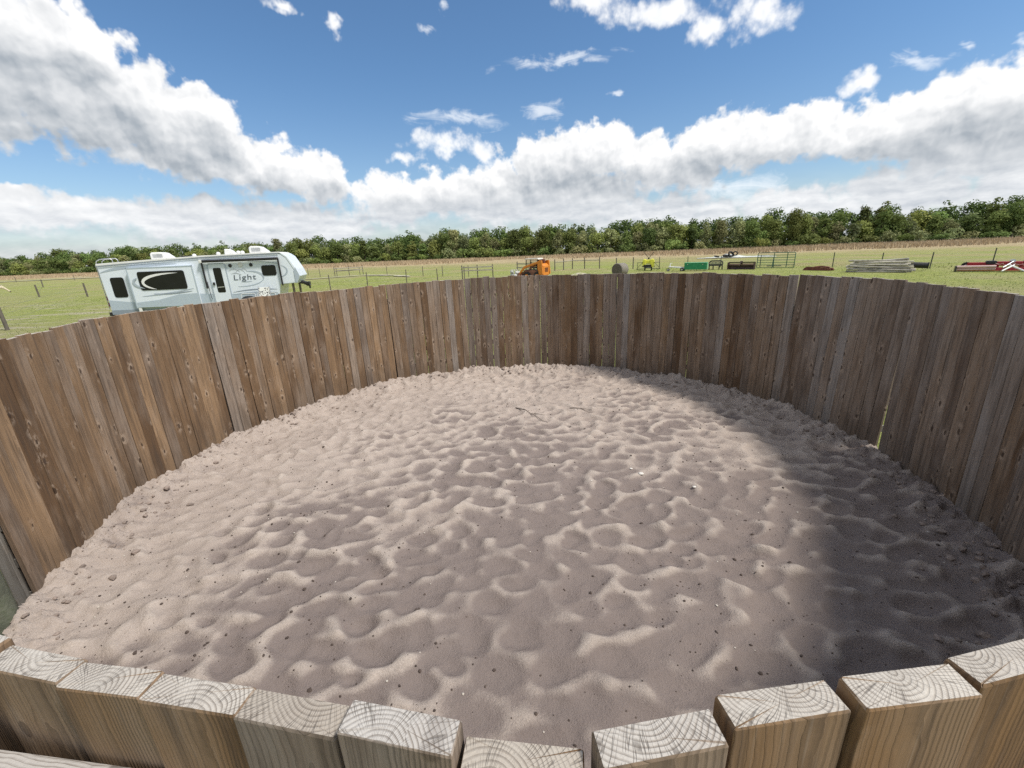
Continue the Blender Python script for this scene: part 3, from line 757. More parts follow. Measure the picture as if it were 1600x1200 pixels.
n1 = T.noise(gp, 1.2, 5, 0.6); n2 = T.noise(gp, 9, 5, 0.65); n3 = T.noise(gp, 90, 3, 0.7); n4 = T.noise(gp, 420, 2, 0.6)
base = T.mix(T.rng(n1, 0.3, 0.7), (0.40, 0.335, 0.292), (0.47, 0.398, 0.348))
base = T.mix(T.m('MULTIPLY', T.rng(n2, 0.35, 0.7), 0.30), base, (0.27, 0.22, 0.19))
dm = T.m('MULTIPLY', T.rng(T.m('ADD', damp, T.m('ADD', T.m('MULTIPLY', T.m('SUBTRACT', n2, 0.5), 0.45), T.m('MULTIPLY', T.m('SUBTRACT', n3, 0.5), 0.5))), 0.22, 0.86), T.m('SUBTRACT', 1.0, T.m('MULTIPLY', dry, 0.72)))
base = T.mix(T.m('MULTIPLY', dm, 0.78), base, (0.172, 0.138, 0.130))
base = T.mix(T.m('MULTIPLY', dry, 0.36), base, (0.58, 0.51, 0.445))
base = T.mix(T.m('MULTIPLY', T.rng(n3, 0.35, 0.75), 0.30), base, (0.22, 0.18, 0.155))
base = T.mix(T.m('MULTIPLY', T.rng(n4, 0.62, 0.72), 0.45), base, (0.09, 0.075, 0.065))
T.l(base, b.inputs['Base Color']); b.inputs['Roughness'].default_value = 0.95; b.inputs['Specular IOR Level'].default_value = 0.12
bump(T, b, T.m('ADD', T.m('MULTIPLY', n3, 0.9), T.m('ADD', T.m('MULTIPLY', n2, 2.2), T.m('MULTIPLY', n4, 0.35))), 0.75, 0.014)
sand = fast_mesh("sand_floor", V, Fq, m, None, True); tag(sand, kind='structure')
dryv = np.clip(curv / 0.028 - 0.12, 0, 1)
damp_shade_v = np.clip(0.44 + np.clip((1.8 - GY) * 0.13, 0, 0.42) + fbm(GX * 0.9 + w1x * 2, GY * 0.9, 121, 4, 0.55) * 1.6 - np.clip(curv / 0.045, -0.35, 0.35) - np.clip((-1.0 - GX) * 0.42, 0, 0.85) - np.clip((-GX * 0.6 - GY + 0.8) * -0.18, 0, 0.4) + np.clip((GX - 0.9) * 0.10, 0, 0.25) + np.clip((-GY - 2.0) * 0.2, 0, 0.3), 0, 1)  # damp patches, darker towards the camera; fence shade painted in at the right
for nm, arr in (('dry', dryv), ('damp', damp_shade_v)):
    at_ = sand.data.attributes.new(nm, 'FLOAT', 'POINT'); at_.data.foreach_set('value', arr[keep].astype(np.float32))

def sand_z(x, y):
    i = int(round((y - PEN.y + 4.72) / STEP)); j = int(round((x + 4.72) / STEP))
    i = min(max(i, 0), Z.shape[0] - 1); j = min(max(j, 0), Z.shape[1] - 1); return float(Z[i, j])

# crumbs of dark earth and dung scattered over the sand (uncountable) --------
ico = bmesh.new(); bmesh.ops.create_icosphere(ico, subdivisions=1, radius=1.0); ico.verts.ensure_lookup_table()
iv = np.array([v.co[:] for v in ico.verts]); iff = np.array([[v.index for v in f.verts] for f in ico.faces]); ico.free()
def scatter_clods(name, n, pick, size, mat, label):
    VV = []; FF = []; o = 0
    for i in range(n):
        x, y = pick(); s = size()
        z = sand_z(x, y)
        jit = 1 + rng.uniform(-0.28, 0.28, iv.shape)
        vv = iv * jit * np.array([s * rng.uniform(.8, 1.5), s * rng.uniform(.8, 1.3), s * rng.uniform(.55, .9)])
        a_ = rng.uniform(0, 6.28); ca, sa = math.cos(a_), math.sin(a_)
        vv = np.c_[vv[:, 0] * ca - vv[:, 1] * sa + x, vv[:, 0] * sa + vv[:, 1] * ca + y, vv[:, 2] + z + s * 0.25]
        VV.append(vv); FF.append(iff + o); o += len(vv)
    ob = fast_mesh(name, np.concatenate(VV), np.concatenate(FF), mat, None, False)
    tag(ob, label, "clods", kind='stuff'); return ob
def pick_any():
    while True:
        r = 4.45 * math.sqrt(rng.random()); t = rng.uniform(0, 6.283); x, y = r * math.sin(t), r * math.cos(t)
        if vnoise(np.array([x * 0.8]), np.array([y * 0.8]), 5)[0] > rng.random() * 0.9: return x, y + 5
def pick_wall():
    t = rng.uniform(-125, 170); r = pen_r(t) - abs(rng.normal(0.05, 0.26)) - 0.02
    q_ = pol(t, r); return q_[0], q_[1] + 5
M_CRUMB = paint("dark_earth_crumbs", (0.085, 0.062, 0.052), 0.95, var=0.4, scale=30)
M_CLOD = paint("sandy_clods", (0.30, 0.24, 0.205), 0.95, var=0.4, scale=14, dirt=(0.17, 0.13, 0.115), dirt_amt=0.5, bmp=0.5)
M_PALE = paint("pale_chips", (0.55, 0.5, 0.44), 0.9, var=0.2, scale=30)
scatter_clods("earth_crumbs", 2600, pick_any, lambda: 0.0025 + 0.004 * rng.random() + 0.010 * rng.random() ** 9, M_CRUMB, "dark crumbs of earth scattered over the sand floor")
scatter_clods("sand_clods", 1500, pick_wall, lambda: 0.005 + 0.028 * rng.random() ** 4.5, M_CLOD, "lumpy sand clods heaped along the foot of the fence")
scatter_clods("pale_chips", 160, pick_any, lambda: 0.004 + 0.006 * rng.random(), M_PALE, "tiny pale wood chips lying about on the sand")
# a fallen twig and a few pale stones
def sand_pt(x, y, dz=0.01): return (x, y, sand_z(x, y) + dz)
M_TWIG = paint("twig_bark", (0.075, 0.055, 0.042), 0.9, var=0.3, scale=20)
for (x0, y0, x1, y1, lab) in ((0.05, 7.05, 0.55, 6.35, "long dark twig lying near the middle of the sand"), (1.0, 6.95, 1.35, 6.75, "short bent twig right of the long twig on the sand")):
    pts = []
    for k in range(7):
        u = k / 6; x, y = x0 + (x1 - x0) * u, y0 + (y1 - y0) * u + 0.03 * math.sin(u * 5)
        pts.append(Vector(sand_pt(x, y, 0.012)))
    mb = MB(); mb.tube(pts, [0.0065 - 0.0007 * k for k in range(7)], 7)
    mid = pts[3]; dr = (pts[4] - pts[3]).normalized()
    mb.tube([mid, mid + dr * 0.10 + Vector((0.06, 0.03, 0.012)), mid + dr * 0.2 + Vector((0.13, 0.05, 0.004))], [0.004, 0.003, 0.002], 6)
    tag(mb.build("twig", M_TWIG), lab, "twig")
for (x, y, s, lab) in ((1.52, 4.55, 0.035, "larger white stone on the sand towards the right"), (2.02, 4.2, 0.022, "small white stone on the sand furthest right"), (1.45, 4.72, 0.02, "tiny white stone just behind the larger white stone")):
    mb = MB(); mb.ell((0, 0, 0), (s, s * .75, s * .5), 10, 7, jitter=0.12)
    tag(mb.build("stone", paint("white_stone", (0.7, 0.67, 0.62), 0.8, var=0.15), None, sand_pt(x, y, s * .3)), lab, "stone")

# ------------------------------------------------------------------ grass blades (uncountable)
def blades(name, pts, hmin, hmax, wid, mat, label, lean=0.35, zf=0.0):
    n = len(pts); pts = np.asarray(pts)
    a_ = rng.uniform(0, 6.283, n); h = rng.uniform(hmin, hmax, n); w_ = wid * rng.uniform(.6, 1.3, n)
    lx = rng.normal(0, lean, n) * h; ly = rng.normal(0, lean, n) * h
    dx_, dy_ = np.cos(a_) * w_, np.sin(a_) * w_
    r_ = np.hypot(pts[:, 0], pts[:, 1] - 5)
    zz = np.where(r_ > 12, 0.10 * (np.sin(pts[:, 0] * 0.11 + 1.3) * np.sin(pts[:, 1] * 0.09 + 0.4)) * np.minimum(1, (r_ - 12) / 40), 0) - 0.03
    v0 = np.c_[pts[:, 0] - dx_, pts[:, 1] - dy_, zz]; v1 = np.c_[pts[:, 0] + dx_, pts[:, 1] + dy_, zz]
    v2 = np.c_[pts[:, 0] + lx, pts[:, 1] + ly, zz + h]
    VV = np.stack([v0, v1, v2], 1).reshape(-1, 3); FF = np.arange(3 * n).reshape(-1, 3)
    o = fast_mesh(name, VV, FF, mat); tag(o, label, "grass", kind='stuff'); return o
def blade_mat(name, ca_, cb2):
    m, T, b = new_mat(name)
    geo = T.n('ShaderNodeNewGeometry')
    n1 = T.noise(geo.outputs['Position'], 0.6, 4, 0.6); n2 = T.noise(geo.outputs['Position'], 9, 2)
    T.l(T.mix(T.m('ADD', T.m('MULTIPLY', n1, .6), T.m('MULTIPLY', n2, .4)), ca_, cb2), b.inputs['Base Color'])
    b.inputs['Roughness'].default_value = 0.8; b.inputs['Specular IOR Level'].default_value = 0.15
    return m
pts = []
while len(pts) < 42000:
    azz = rng.uniform(-54, 54); dd = 13 + 50 * rng.random() ** 1.3
    x, y = dd * math.sin(R_(azz)), dd * math.cos(R_(azz))
    if vnoise(np.array([x * .35]), np.array([y * .35]), 3)[0] > 0.35 and y > 8 or rng.random() < .3: pts.append((x, y))
blades("short_grass", pts, 0.04, 0.12, 0.03, blade_mat("green_blades", (0.17, 0.22, 0.05), (0.31, 0.34, 0.12)), "short green pasture grass around the pen")
pts = []
while len(pts) < 70000:
    x = rng.uniform(-330, 230); s_ = 110 + 92 * rng.random() ** 0.75
    if vnoise(np.array([x * .06]), np.array([s_ * .06]), 8)[0] * 75 + 95 > s_ + rng.uniform(-6, 6): continue
    pts.append((x, s_ - 0.29 * x))
blades("dry_tall_grass", pts, 0.35, 1.05, 0.14, blade_mat("tan_blades", (0.37, 0.27, 0.17), (0.52, 0.42, 0.28)), "tall tan dry grass in a band before the woods", lean=0.2)

# ------------------------------------------------------------------ trees
def leaf_mat(name, a_, b2, c2):
    m, T, b = new_mat(name)
    geo = T.n('ShaderNodeNewGeometry'); oi = T.n('ShaderNodeObjectInfo')
    n1 = T.noise(geo.outputs['Position'], 0.33, 4, 0.6); n2 = T.noise(geo.outputs['Position'], 2.6, 2)
    c = T.mix(T.rng(n1, 0.3, 0.7), a_, b2); c = T.mix(T.m('MULTIPLY', n2, 0.5), c, c2)
    hs = T.n('ShaderNodeHueSaturation')
    T.l(T.m('ADD', 0.452, T.m('MULTIPLY', oi.outputs['Random'], 0.06)), hs.inputs['Hue'])
    hs.inputs['Saturation'].default_value = 0.95
    T.l(T.m('ADD', 0.74, T.m('MULTIPLY', T.m('FRACT', T.m('MULTIPLY', oi.outputs['Random'], 17.7)), 0.85)), hs.inputs['Value'])
    T.l(c, hs.inputs['Color'])
    T.l(hs.outputs[0], b.inputs['Base Color']); b.inputs['Roughness'].default_value = 0.75; b.inputs['Specular IOR Level'].default_value = 0.2
    tr = T.n('ShaderNodeBsdfTranslucent'); T.l(hs.outputs[0], tr.inputs['Color'])
    mx = T.n('ShaderNodeMixShader'); mx.inputs[0].default_value = 0.28
    T.l(b.outputs[0], mx.inputs[1]); T.l(tr.outputs[0], mx.inputs[2])
    out = [n for n in m.node_tree.nodes if n.type == 'OUTPUT_MATERIAL'][0]; T.l(mx.outputs[0], out.inputs[0])
    return m
L_DARK = leaf_mat("dark_leaves", (0.080, 0.120, 0.030), (0.130, 0.180, 0.046), (0.18, 0.235, 0.065))
L_MID = leaf_mat("mid_leaves", (0.125, 0.180, 0.042), (0.180, 0.250, 0.060), (0.23, 0.30, 0.09))
L_PALE = leaf_mat("pale_leaves", (0.165, 0.195, 0.075), (0.225, 0.265, 0.11), (0.27, 0.30, 0.14))
M_BARK = paint("tree_bark", (0.12, 0.095, 0.075), 0.95, var=0.4, scale=2)

def crown_quads(blobs, n, size, rn):
    """leaf-clump quads spread through and over a set of blobs"""
    vol = np.array([r[0] * r[1] * r[2] for c, r in blobs]) ** 0.75; vol /= vol.sum()
    pick = rn.choice(len(blobs), n, p=vol)
    C_ = np.array([c for c, r in blobs])[pick]; Rr = np.array([r for c, r in blobs])[pick]
    dv = rn.normal(size=(n, 3)); dv /= np.linalg.norm(dv, axis=1)[:, None]
    rad_ = (0.45 + 0.6 * rn.random(n) ** 0.45)[:, None]
    P_ = C_ + dv * Rr * rad_
    nrm = dv + rn.normal(0, 0.55, (n, 3)) + np.array([0, 0, 0.35]); nrm /= np.linalg.norm(nrm, axis=1)[:, None]
    t1 = np.cross(nrm, rn.normal(size=(n, 3))); t1 /= np.linalg.norm(t1, axis=1)[:, None]; t2 = np.cross(nrm, t1)
    s_ = (size * rn.uniform(0.5, 1.35, n))[:, None]; s2 = s_ * rn.uniform(0.5, 0.9, n)[:, None]
    bend = nrm * s_ * 0.25
    VV = np.stack([P_ - t1 * s_, P_ - t2 * s2 + bend, P_ + t1 * s_, P_ + t2 * s2 + bend], 1).reshape(-1, 3)
    return VV, np.arange(4 * n).reshape(-1, 4)

def make_tree(kind, hgt, wid, nb, nq, mat, seed, narrow=False, low=0.12, leaf=0.42):
    rn = np.random.default_rng(seed); blobs = []
    trunk_h = hgt * (0.42 if not narrow else 0.7)
    for i in range(nb):
        u = rn.random()
        z = hgt * (low + (0.90 - low) * (u ** 0.9))
        env = math.sin(math.pi * min(1, max(0.08, (z / hgt - low * 0.6) / (1.02 - low * 0.6)) ** 0.8)) ** 0.6
        rad_ = wid * env * (0.10 + 0.62 * rn.random())
        a_ = rn.uniform(0, 6.283)
        s_ = wid * rn.uniform(0.34, 0.55)
        blobs.append(((rad_ * math.cos(a_), rad_ * math.sin(a_), z - s_ * .4), (s_, s_, s_ * rn.uniform(0.6, 0.95))))
    VV, FF = crown_quads(blobs, nq, leaf, rn)
    VV[:, 2] = np.maximum(VV[:, 2], 0.1)
    root = empty("tree")
    mb = MB()
    mb.tube([(0, 0, -0.2), (0.1, 0.05, trunk_h * .5), (-0.05, 0.1, trunk_h)], [0.028 * hgt, 0.02 * hgt, 0.012 * hgt], 8)
    for i in range(5):
        c, r = blobs[int(rn.integers(len(blobs)))]
        st_ = trunk_h * rn.uniform(0.45, 0.95)
        mb.tube([(0, 0.05, st_), (c[0] * .5, c[1] * .5, st_ + (c[2] - st_) * .6), c], [0.011 * hgt, 0.007 * hgt, 0.003 * hgt], 6)
    mb.build("trunk", M_BARK, root)
    fast_mesh("crown", VV, FF, mat, root)
    return root, (VV, FF)
KINDS = [("broad dark tree", 15.0, 5.4, 26, 2200, L_DARK, False), ("full green tree", 13.5, 4.8, 24, 2000, L_MID, False),
         ("loose pale tree", 14.0, 4.2, 18, 1400, L_PALE, False), ("tall narrow dark tree", 15.2, 3.4, 22, 1500, L_DARK, True),
         ("rounded green tree", 11.5, 4.6, 20, 1800, L_MID, False), ("thin greyish tree", 14.2, 3.6, 16, 950, L_PALE, True)]
protos = []
for i, (kd, h_, w_, nb, nq, mt, nar) in enumerate(KINDS):
    for v_ in range(2):
        root, raw = make_tree(kd, h_ * (1 - .06 * v_), w_, nb, nq, mt, 100 + i * 7 + v_, nar, low=0.04)
        protos.append((kd, root, raw, h_))
LM = [(-47, "beyond the leftmost pasture posts"), (-38, "behind the rear of the white trailer"), (-28, "behind the front of the white trailer"), (-21, "beyond the trailer's hitch"), (-12, "beyond the tall wire posts"), (-4, "beyond the wooden corral gate"), (3, "behind the orange skid loader"),
      (9.5, "behind the wooden rail fence"), (14, "behind the round hay bale"), (18.2, "behind the yellow sprayer"), (23, "behind the green spreader box"), (27, "behind the black bench and grader"), (33, "behind the green panel gate"), (37, "beyond the rusty harrow"), (42, "behind the grey pole pile"), (90, "behind the red mower")]
def landmark(x, y):
    a_ = math.degrees(math.atan2(x, y))
    for lim, s_ in LM:
        if a_ < lim: return s_
used = set()
rt = random.Random(3)
def place_tree(x, y, row, scale, pref=None):
    kd, root, raw, hh = rt.choice(protos) if pref is None else protos[pref]
    lab = f"{kd} {row} of woods {landmark(x, y)}"
    s_ = (scale * rt.uniform(.82, 1.18), scale * rt.uniform(.82, 1.18), scale * rt.uniform(0.74, 1.16))
    if id(root) not in used:
        used.add(id(root)); root.location = (x, y, 0); root.rotation_euler = (0, 0, rt.uniform(0, 6.28)); root.scale = s_
        tag(root, lab, "tree", "trees of the far wood line")
    else:
        root2 = dup(root, (x, y, 0), rt.uniform(0, 6.28), s_, lab); tag(root2, lab, "tree", "trees of the far wood line")
def tline(x): return 206 - 0.285 * x if x < 60 else 206 - 0.285 * 60 - 0.22 * (x - 60)
x = -395.0
while x < 262:
    place_tree(x, tline(x) + rt.uniform(-2.5, 3), "at front edge", 0.86); x += rt.uniform(4.0, 6.8)
x = -395.0
while x < 262:
    place_tree(x, tline(x) + rt.uniform(7, 12), "in second row", 1.0); x += rt.uniform(4.2, 7.4)
# the deep wood behind: one mass
VVs = []; FFs = []; o_ = 0
x = -420.0
while x < 300:
    kd, root, (VV, FF), hh = rt.choice(protos)
    s_ = rt.uniform(0.95, 1.18); yy = tline(x) + rt.uniform(18, 34)
    sub = FF[:: (1 if len(FF) < 1300 else 2)]
    vv = VV * s_ + np.array([x, yy, 0])
    VVs.append(vv[sub.ravel()]); k = len(sub); FFs.append(np.arange(4 * k).reshape(-1, 4) + o_); o_ += 4 * k
    x += rt.uniform(1.9, 3.4)
woods = fast_mesh("woodland", np.concatenate(VVs), np.concatenate(FFs), L_DARK); tag(woods, "deep green woodland mass standing behind the front trees", "woods", kind='stuff')
# bushes along the wood's foot
bprotos = []
for i, (kd, mt) in enumerate((("dark green bush", L_DARK), ("mid green bush", L_MID), ("yellowish pale bush", L_PALE))):
    rn = np.random.default_rng(500 + i)
    blobs = [((rn.normal(0, 1.1), rn.normal(0, 1.1), rn.uniform(0.4, 2.6)), (rn.uniform(.8, 1.5),) * 2 + (rn.uniform(.7, 1.2),)) for _ in range(9)]
    VV, FF = crown_quads(blobs, 420, 0.34, rn); VV[:, 2] = np.maximum(VV[:, 2], 0.02)
    o = fast_mesh("bush", VV, FF, mt); bprotos.append((kd, o))
first = set(); x = -360.0
while x < 255:
    kd, o = rt.choice(bprotos)
    y = tline(x) - rt.uniform(1.5, 6)
    if o.name not in first: first.add(o.name); c = o
    else: c = o.copy(); COL.objects.link(c)
    c.location = (x, y, 0); c.rotation_euler = (0, 0, rt.uniform(0, 6.28)); q_ = rt.uniform(.7, 1.55); c.scale = (q_, q_, q_ * rt.uniform(.7, 1.2))
    tag(c, f"{kd} at the woods' foot {landmark(x, y)}", "bush", "bushes along the foot of the woods")
    x += rt.uniform(3.6, 7.5)

# ------------------------------------------------------------------ wire fences
M_POST = paint("fence_post_wood", (0.155, 0.135, 0.11), 0.9, var=0.35, scale=4)
M_TPOST = paint("steel_post", (0.085, 0.095, 0.075), 0.7, 0.2, var=0.3)
M_WIRE = paint("fence_wire", (0.30, 0.29, 0.27), 0.5, 0.6)
M_RAILW = paint("pale_rail_wood", (0.36, 0.33, 0.28), 0.85, var=0.3, scale=4)
def wire_fence(name, pts, hgts, label, r=0.04, mat=None, wires=(0.45, 0.85, 1.2), rails=(), rail_spans=()):
    root = empty(name, (pts[0][0], pts[0][1], 0), 0, label, "fence")
    ox, oy = pts[0][:2]; rn = random.Random(len(pts))
    for (x, y), h in zip(pts, hgts):
        lx, ly = rn.uniform(-.03, .03), rn.uniform(-.03, .03)
        mb = MB(); mb.tube([(x - ox, y - oy, -0.1), (x - ox + lx * .5, y - oy + ly * .5, h * .5), (x - ox + lx, y - oy + ly, h)], [r, r * .97, r * .92], 8)
        mb.build("post", mat or M_POST, root)
    for wz in wires:
        mb = MB()
        for i in range(len(pts) - 1):
            a_, c_ = Vector((pts[i][0] - ox, pts[i][1] - oy, wz)), Vector((pts[i + 1][0] - ox, pts[i + 1][1] - oy, wz))
            md = (a_ + c_) / 2 - Vector((0, 0, 0.02)); mb.tube([a_, md, c_], 0.006, 4)
        mb.build("wire", M_WIRE, root)
    for (i, wz) in rail_spans:
        a_, c_ = Vector((pts[i][0] - ox, pts[i][1] - oy, wz)), Vector((pts[i + 1][0] - ox, pts[i + 1][1] - oy, wz))
        mb = MB(); mb.tube([a_, c_], 0.055, 8); mb.build("rail", M_RAILW, root)
    return root
wire_fence("wire_fence", [(-16.6, 40.6), (-14.0, 43.4), (-10.9, 47.0), (-7.7, 48.0), (-4.9, 49.6)], [1.5, 1.5, 1.5, 1.45, 1.5], "wire fence of slim dark posts just beyond the pen's left far side", 0.05)
wire_fence("wire_fence", [(-47.6, 100), (-39, 86), (-32.3, 75.6), (-29, 74.6), (-25.9, 77.0), (-19.4, 70.7), (-11.9, 61.7), (-8.8, 59.4), (-5.0, 56.5)], [1.4] * 9, "longer wire fence of thin posts crossing the pasture right of the trailer", 0.05, rail_spans=((3, 0.95),))
wire_fence("wire_fence", [(-27.0, 22.9), (-47.1, 48.7), (-56, 52.0), (-88, 83)], [1.62, 1.45, 1.4, 1.35], "wire fence at the far left with a thick grey leaning post nearest", 0.085, wires=(0.4, 0.8, 1.15))
wire_fence("wire_fence", [(-190, 150), (-165, 139), (-144, 129), (-120, 122), (-104, 118), (-92, 108), (-80, 118)], [1.5] * 7, "distant wire fence along the pale sandy track at the left", 0.07, M_POST, wires=(0.5, 1.0))
wire_fence("rail_fence", [(6.8, 62.3), (8.2, 63.6), (9.7, 65.0), (11.4, 64.3), (13.3, 62.9), (15.1, 60.4), (16.9, 58.6)], [1.55, 1.6, 1.55, 1.6, 1.6, 1.45, 1.45], "wooden rail fence of dark posts between the skid loader and hay bale", 0.075, M_POST, wires=(0.5,), rail_spans=((0, 1.15), (1, 1.2), (2, 1.2), (3, 1.2)))
wire_fence("wire_fence", [(16.9, 58.6), (19.5, 55.9), (22.5, 54.4), (25.7, 52.6), (28.8, 49.6), (33.4, 44.6), (35.3, 41.0), (36.9, 37.8), (43.0, 38.4)], [1.5, 1.5, 1.45, 1.4, 1.4, 1.5, 1.4, 1.4, 1.5], "long wire fence running behind the row of farm implements", 0.045, M_TPOST)
wire_fence("wire_fence", [(60, 158), (84, 152), (108, 147), (132, 141), (156, 136), (180, 131)], [1.5] * 6, "faint distant wire fence in the tan grass before the right woods", 0.07, M_POST, wires=(0.6, 1.1))

# corral gates -----------------------------------------------------------------
def panel_gate(name, loc, rz, L, H_, nb, mat, label, uprights=(0, 1), legs=True, r=0.025):
    root = empty(name, loc, rz, label, "gate")
    mb = MB(); mb.tube([(-L / 2, 0, 0.12), (-L / 2, 0, H_ - .06), (-L / 2 + .06, 0, H_), (L / 2 - .06, 0, H_), (L / 2, 0, H_ - .06), (L / 2, 0, 0.12)], r * 1.25, 8)
    mb.tube([(-L / 2, 0, 0.15), (L / 2, 0, 0.15)], r, 8)
    mb.build("gate_frame", mat, root)
    for k in range(1, nb):
        mb = MB(); z = 0.15 + (H_ - 0.15) * k / nb
        mb.tube([(-L / 2, 0, z), (L / 2, 0, z)], r * .9, 8); mb.build("bar", mat, root)
    for u in uprights:
        mb = MB(); mb.box((-L / 2 + L * u, -0.012, H_ / 2 + .08), (0.07, 0.03, H_ - 0.14)); mb.build("brace", mat, root)
    return root
M_GREEN = paint("green_gate_paint", (0.03, 0.13, 0.085), 0.45, 0.1, var=0.25)
gt = panel_gate("panel_gate", (28.6, 46.5, 0), R_(-45), 3.5, 1.65, 6, M_GREEN, "green six bar metal panel gate standing in the grass", (0.45, 0.8), r=0.03)
mb = MB()
mb.tube([(-0.2, -0.35, 0.02), (-0.2, 0, 1.2)], 0.03, 8); mb.tube([(-0.2, 0.35, 0.02), (-0.2, 0, 1.2)], 0.03, 8); mb.tube([(-0.8, 0.0, 0.3), (0.6, 0, 0.3)], 0.035, 8)
mb.build("support_leg", M_GREEN, gt)
M_GALV = paint("weathered_rail", (0.38, 0.37, 0.33), 0.7, 0.1, var=0.3)
def corral(loc, rz, L, H_, label, rails, posts=3):
    root = empty("corral_gate", loc, rz, label, "gate")
    for k in range(posts):
        mb = MB(); mb.tube([(-L / 2 + L * k / (posts - 1), 0, -0.05), (-L / 2 + L * k / (posts - 1), 0.01, H_)], 0.06, 8); mb.build("post", M_POST, root)
    for z in rails:
        mb = MB(); mb.box((0, -0.07, z), (L + .1, 0.035, 0.12)); mb.build("rail", M_RAILW, root, bevel=0.01)
    return root
corral((-3.4, 49.9, 0), R_(2), 3.5, 1.6, "short wooden corral gate with two pale rails left of the skid loader", (1.0, 1.35))
corral((2.05, 52.8, 0), R_(-60), 3.2, 1.65, "wooden corral panel half hidden behind the orange skid loader", (0.95, 1.4), 2)
corral((-27.4, 76.0, 0), R_(35), 4.8, 1.55, "far wooden corral gate out in the pasture beyond the trailer hitch", (0.85, 1.3))

# ------------------------------------------------------------------ fifth-wheel trailer
RVY = 21.5; RVB = 23.7
rv = empty("camper_trailer", (-15.5, RVY, 0), 0, "white fifth wheel camper trailer with black windows parked beyond the pen", "trailer")
OX, OY = -15.5, RVY
M_RVW = paint("trailer_white_skin", (0.70, 0.755, 0.82), 0.28, var=0.04, scale=1.2, dirt=(0.5, 0.5, 0.48), dirt_amt=0.08)
M_RVG = paint("trailer_grey_band", (0.40, 0.46, 0.52), 0.35, var=0.08, scale=1.2)
M_RVD = paint("trailer_dark_band", (0.25, 0.29, 0.34), 0.4, var=0.1)
M_RVL = paint("trailer_light_band", (0.43, 0.50, 0.57), 0.3, var=0.06)
M_ROOF = paint("trailer_roof_membrane", (0.76, 0.76, 0.74), 0.6, var=0.1, dirt_amt=0.3)
M_BLK = paint("black_plastic", (0.014, 0.014, 0.016), 0.4, var=0.2)
M_GLASS = glass_mat("tinted_glass")
M_TYRE = paint("tyre_rubber", (0.022, 0.022, 0.022), 0.85, var=0.3)
M_RIM = paint("wheel_rim", (0.5, 0.5, 0.5), 0.35, 0.7)
M_CHROME = paint("bright_metal", (0.62, 0.62, 0.62), 0.3, 0.8)
M_WHITE = paint("white_paint", (0.78, 0.78, 0.76), 0.45, var=0.1)
def rx(pts): return [(x - OX, z) for x, z in pts]
prof = rx([(-19.84, 0.74), (-11.40, 0.74), (-11.36, 1.30), (-11.20, 1.84), (-10.42, 1.88), (-10.22, 2.2), (-10.34, 2.55), (-10.66, 3.13), (-10.86, 3.27), (-11.02, 3.30), (-14.8, 3.25), (-17.4, 3.15), (-19.90, 3.04)])
mb = MB(); mb.prism(prof, 0, RVB - RVY); body = mb.build("body", M_RVW, rv, bevel=0.03)
prof = rx([(-19.93, 3.05), (-17.4, 3.16), (-14.8, 3.26), (-11.02, 3.31), (-10.86, 3.29), (-10.94, 3.345), (-11.04, 3.365), (-14.8, 3.335), (-17.4, 3.25), (-19.90, 3.155)])
mb = MB(); mb.prism(prof, -0.03, RVB - RVY + .03); mb.build("roof", M_ROOF, rv, bevel=0.015)
prof = rx([(-19.93, 3.015), (-17.4, 3.125), (-14.8, 3.225), (-11.02, 3.275), (-11.02, 3.308), (-14.8, 3.258), (-17.4, 3.158), (-19.93, 3.048)])
mb = MB(); mb.prism(prof, -0.045, -0.032); mb.build("roof_trim", M_RVD, rv)
# front cap, grey, wrapping the nose
prof = rx([(-10.98, 3.30), (-10.84, 3.30), (-10.63, 3.155), (-10.30, 2.56), (-10.17, 2.2), (-10.37, 1.86), (-10.46, 1.87), (-10.28, 2.2), (-10.42, 2.52), (-10.70, 3.08)])
mb = MB(); mb.prism(prof, -0.02, RVB - RVY + .02); mb.build("front_cap", M_RVW, rv, bevel=0.02)
# wedge-shaped darker nose flash
prof = rx([(-10.42, 2.50), (-10.33, 2.62), (-10.18, 2.22), (-10.36, 1.90), (-10.44, 1.92)])
mb = MB(); mb.prism(prof, -0.032, -0.022); mb.build("nose_flash", M_RVG, rv)
def sheet(name, pts, mat, y=-0.006, th=0.004, parent=None):
    mb = MB(); mb.prism(rx(pts), y, y + th); return mb.build(name, mat, parent or rv)
def rrect(x0, z0, x1, z1, r=0.08, n=4):
    out = []
    for cx, cz, a0 in ((x1 - r, z1 - r, 0), (x0 + r, z1 - r, 90), (x0 + r, z0 + r, 180), (x1 - r, z0 + r, 270)):
        for k in range(n + 1):
            a_ = R_(a0 + 90 * k / n); out.append((cx + r * math.cos(a_), cz + r * math.sin(a_)))
    return out
def arcstrip(pts, ws):
    up = []; dn = []
    for i, (x, z) in enumerate(pts):
        a_ = pts[max(i - 1, 0)]; c = pts[min(i + 1, len(pts) - 1)]
        tx, tz = c[0] - a_[0], c[1] - a_[1]; l = math.hypot(tx, tz); nx, nz = -tz / l, tx / l
        up.append((x + nx * ws[i] / 2, z + nz * ws[i] / 2)); dn.append((x - nx * ws[i] / 2, z - nz * ws[i] / 2))
    return dn + up[::-1]
def bez(p0, p1, p2, p3, n=14):
    out = []
    for k in range(n + 1):
        u = k / n; v = 1 - u
        out.append(tuple(v ** 3 * a + 3 * v * v * u * b2 + 3 * v * u * u * c + u ** 3 * d2 for a, b2, c, d2 in zip(p0, p1, p2, p3)))
    return out
def taper(n, w): return [0.006 + w * math.sin(math.pi * k / n) ** 0.7 for k in range(n + 1)]
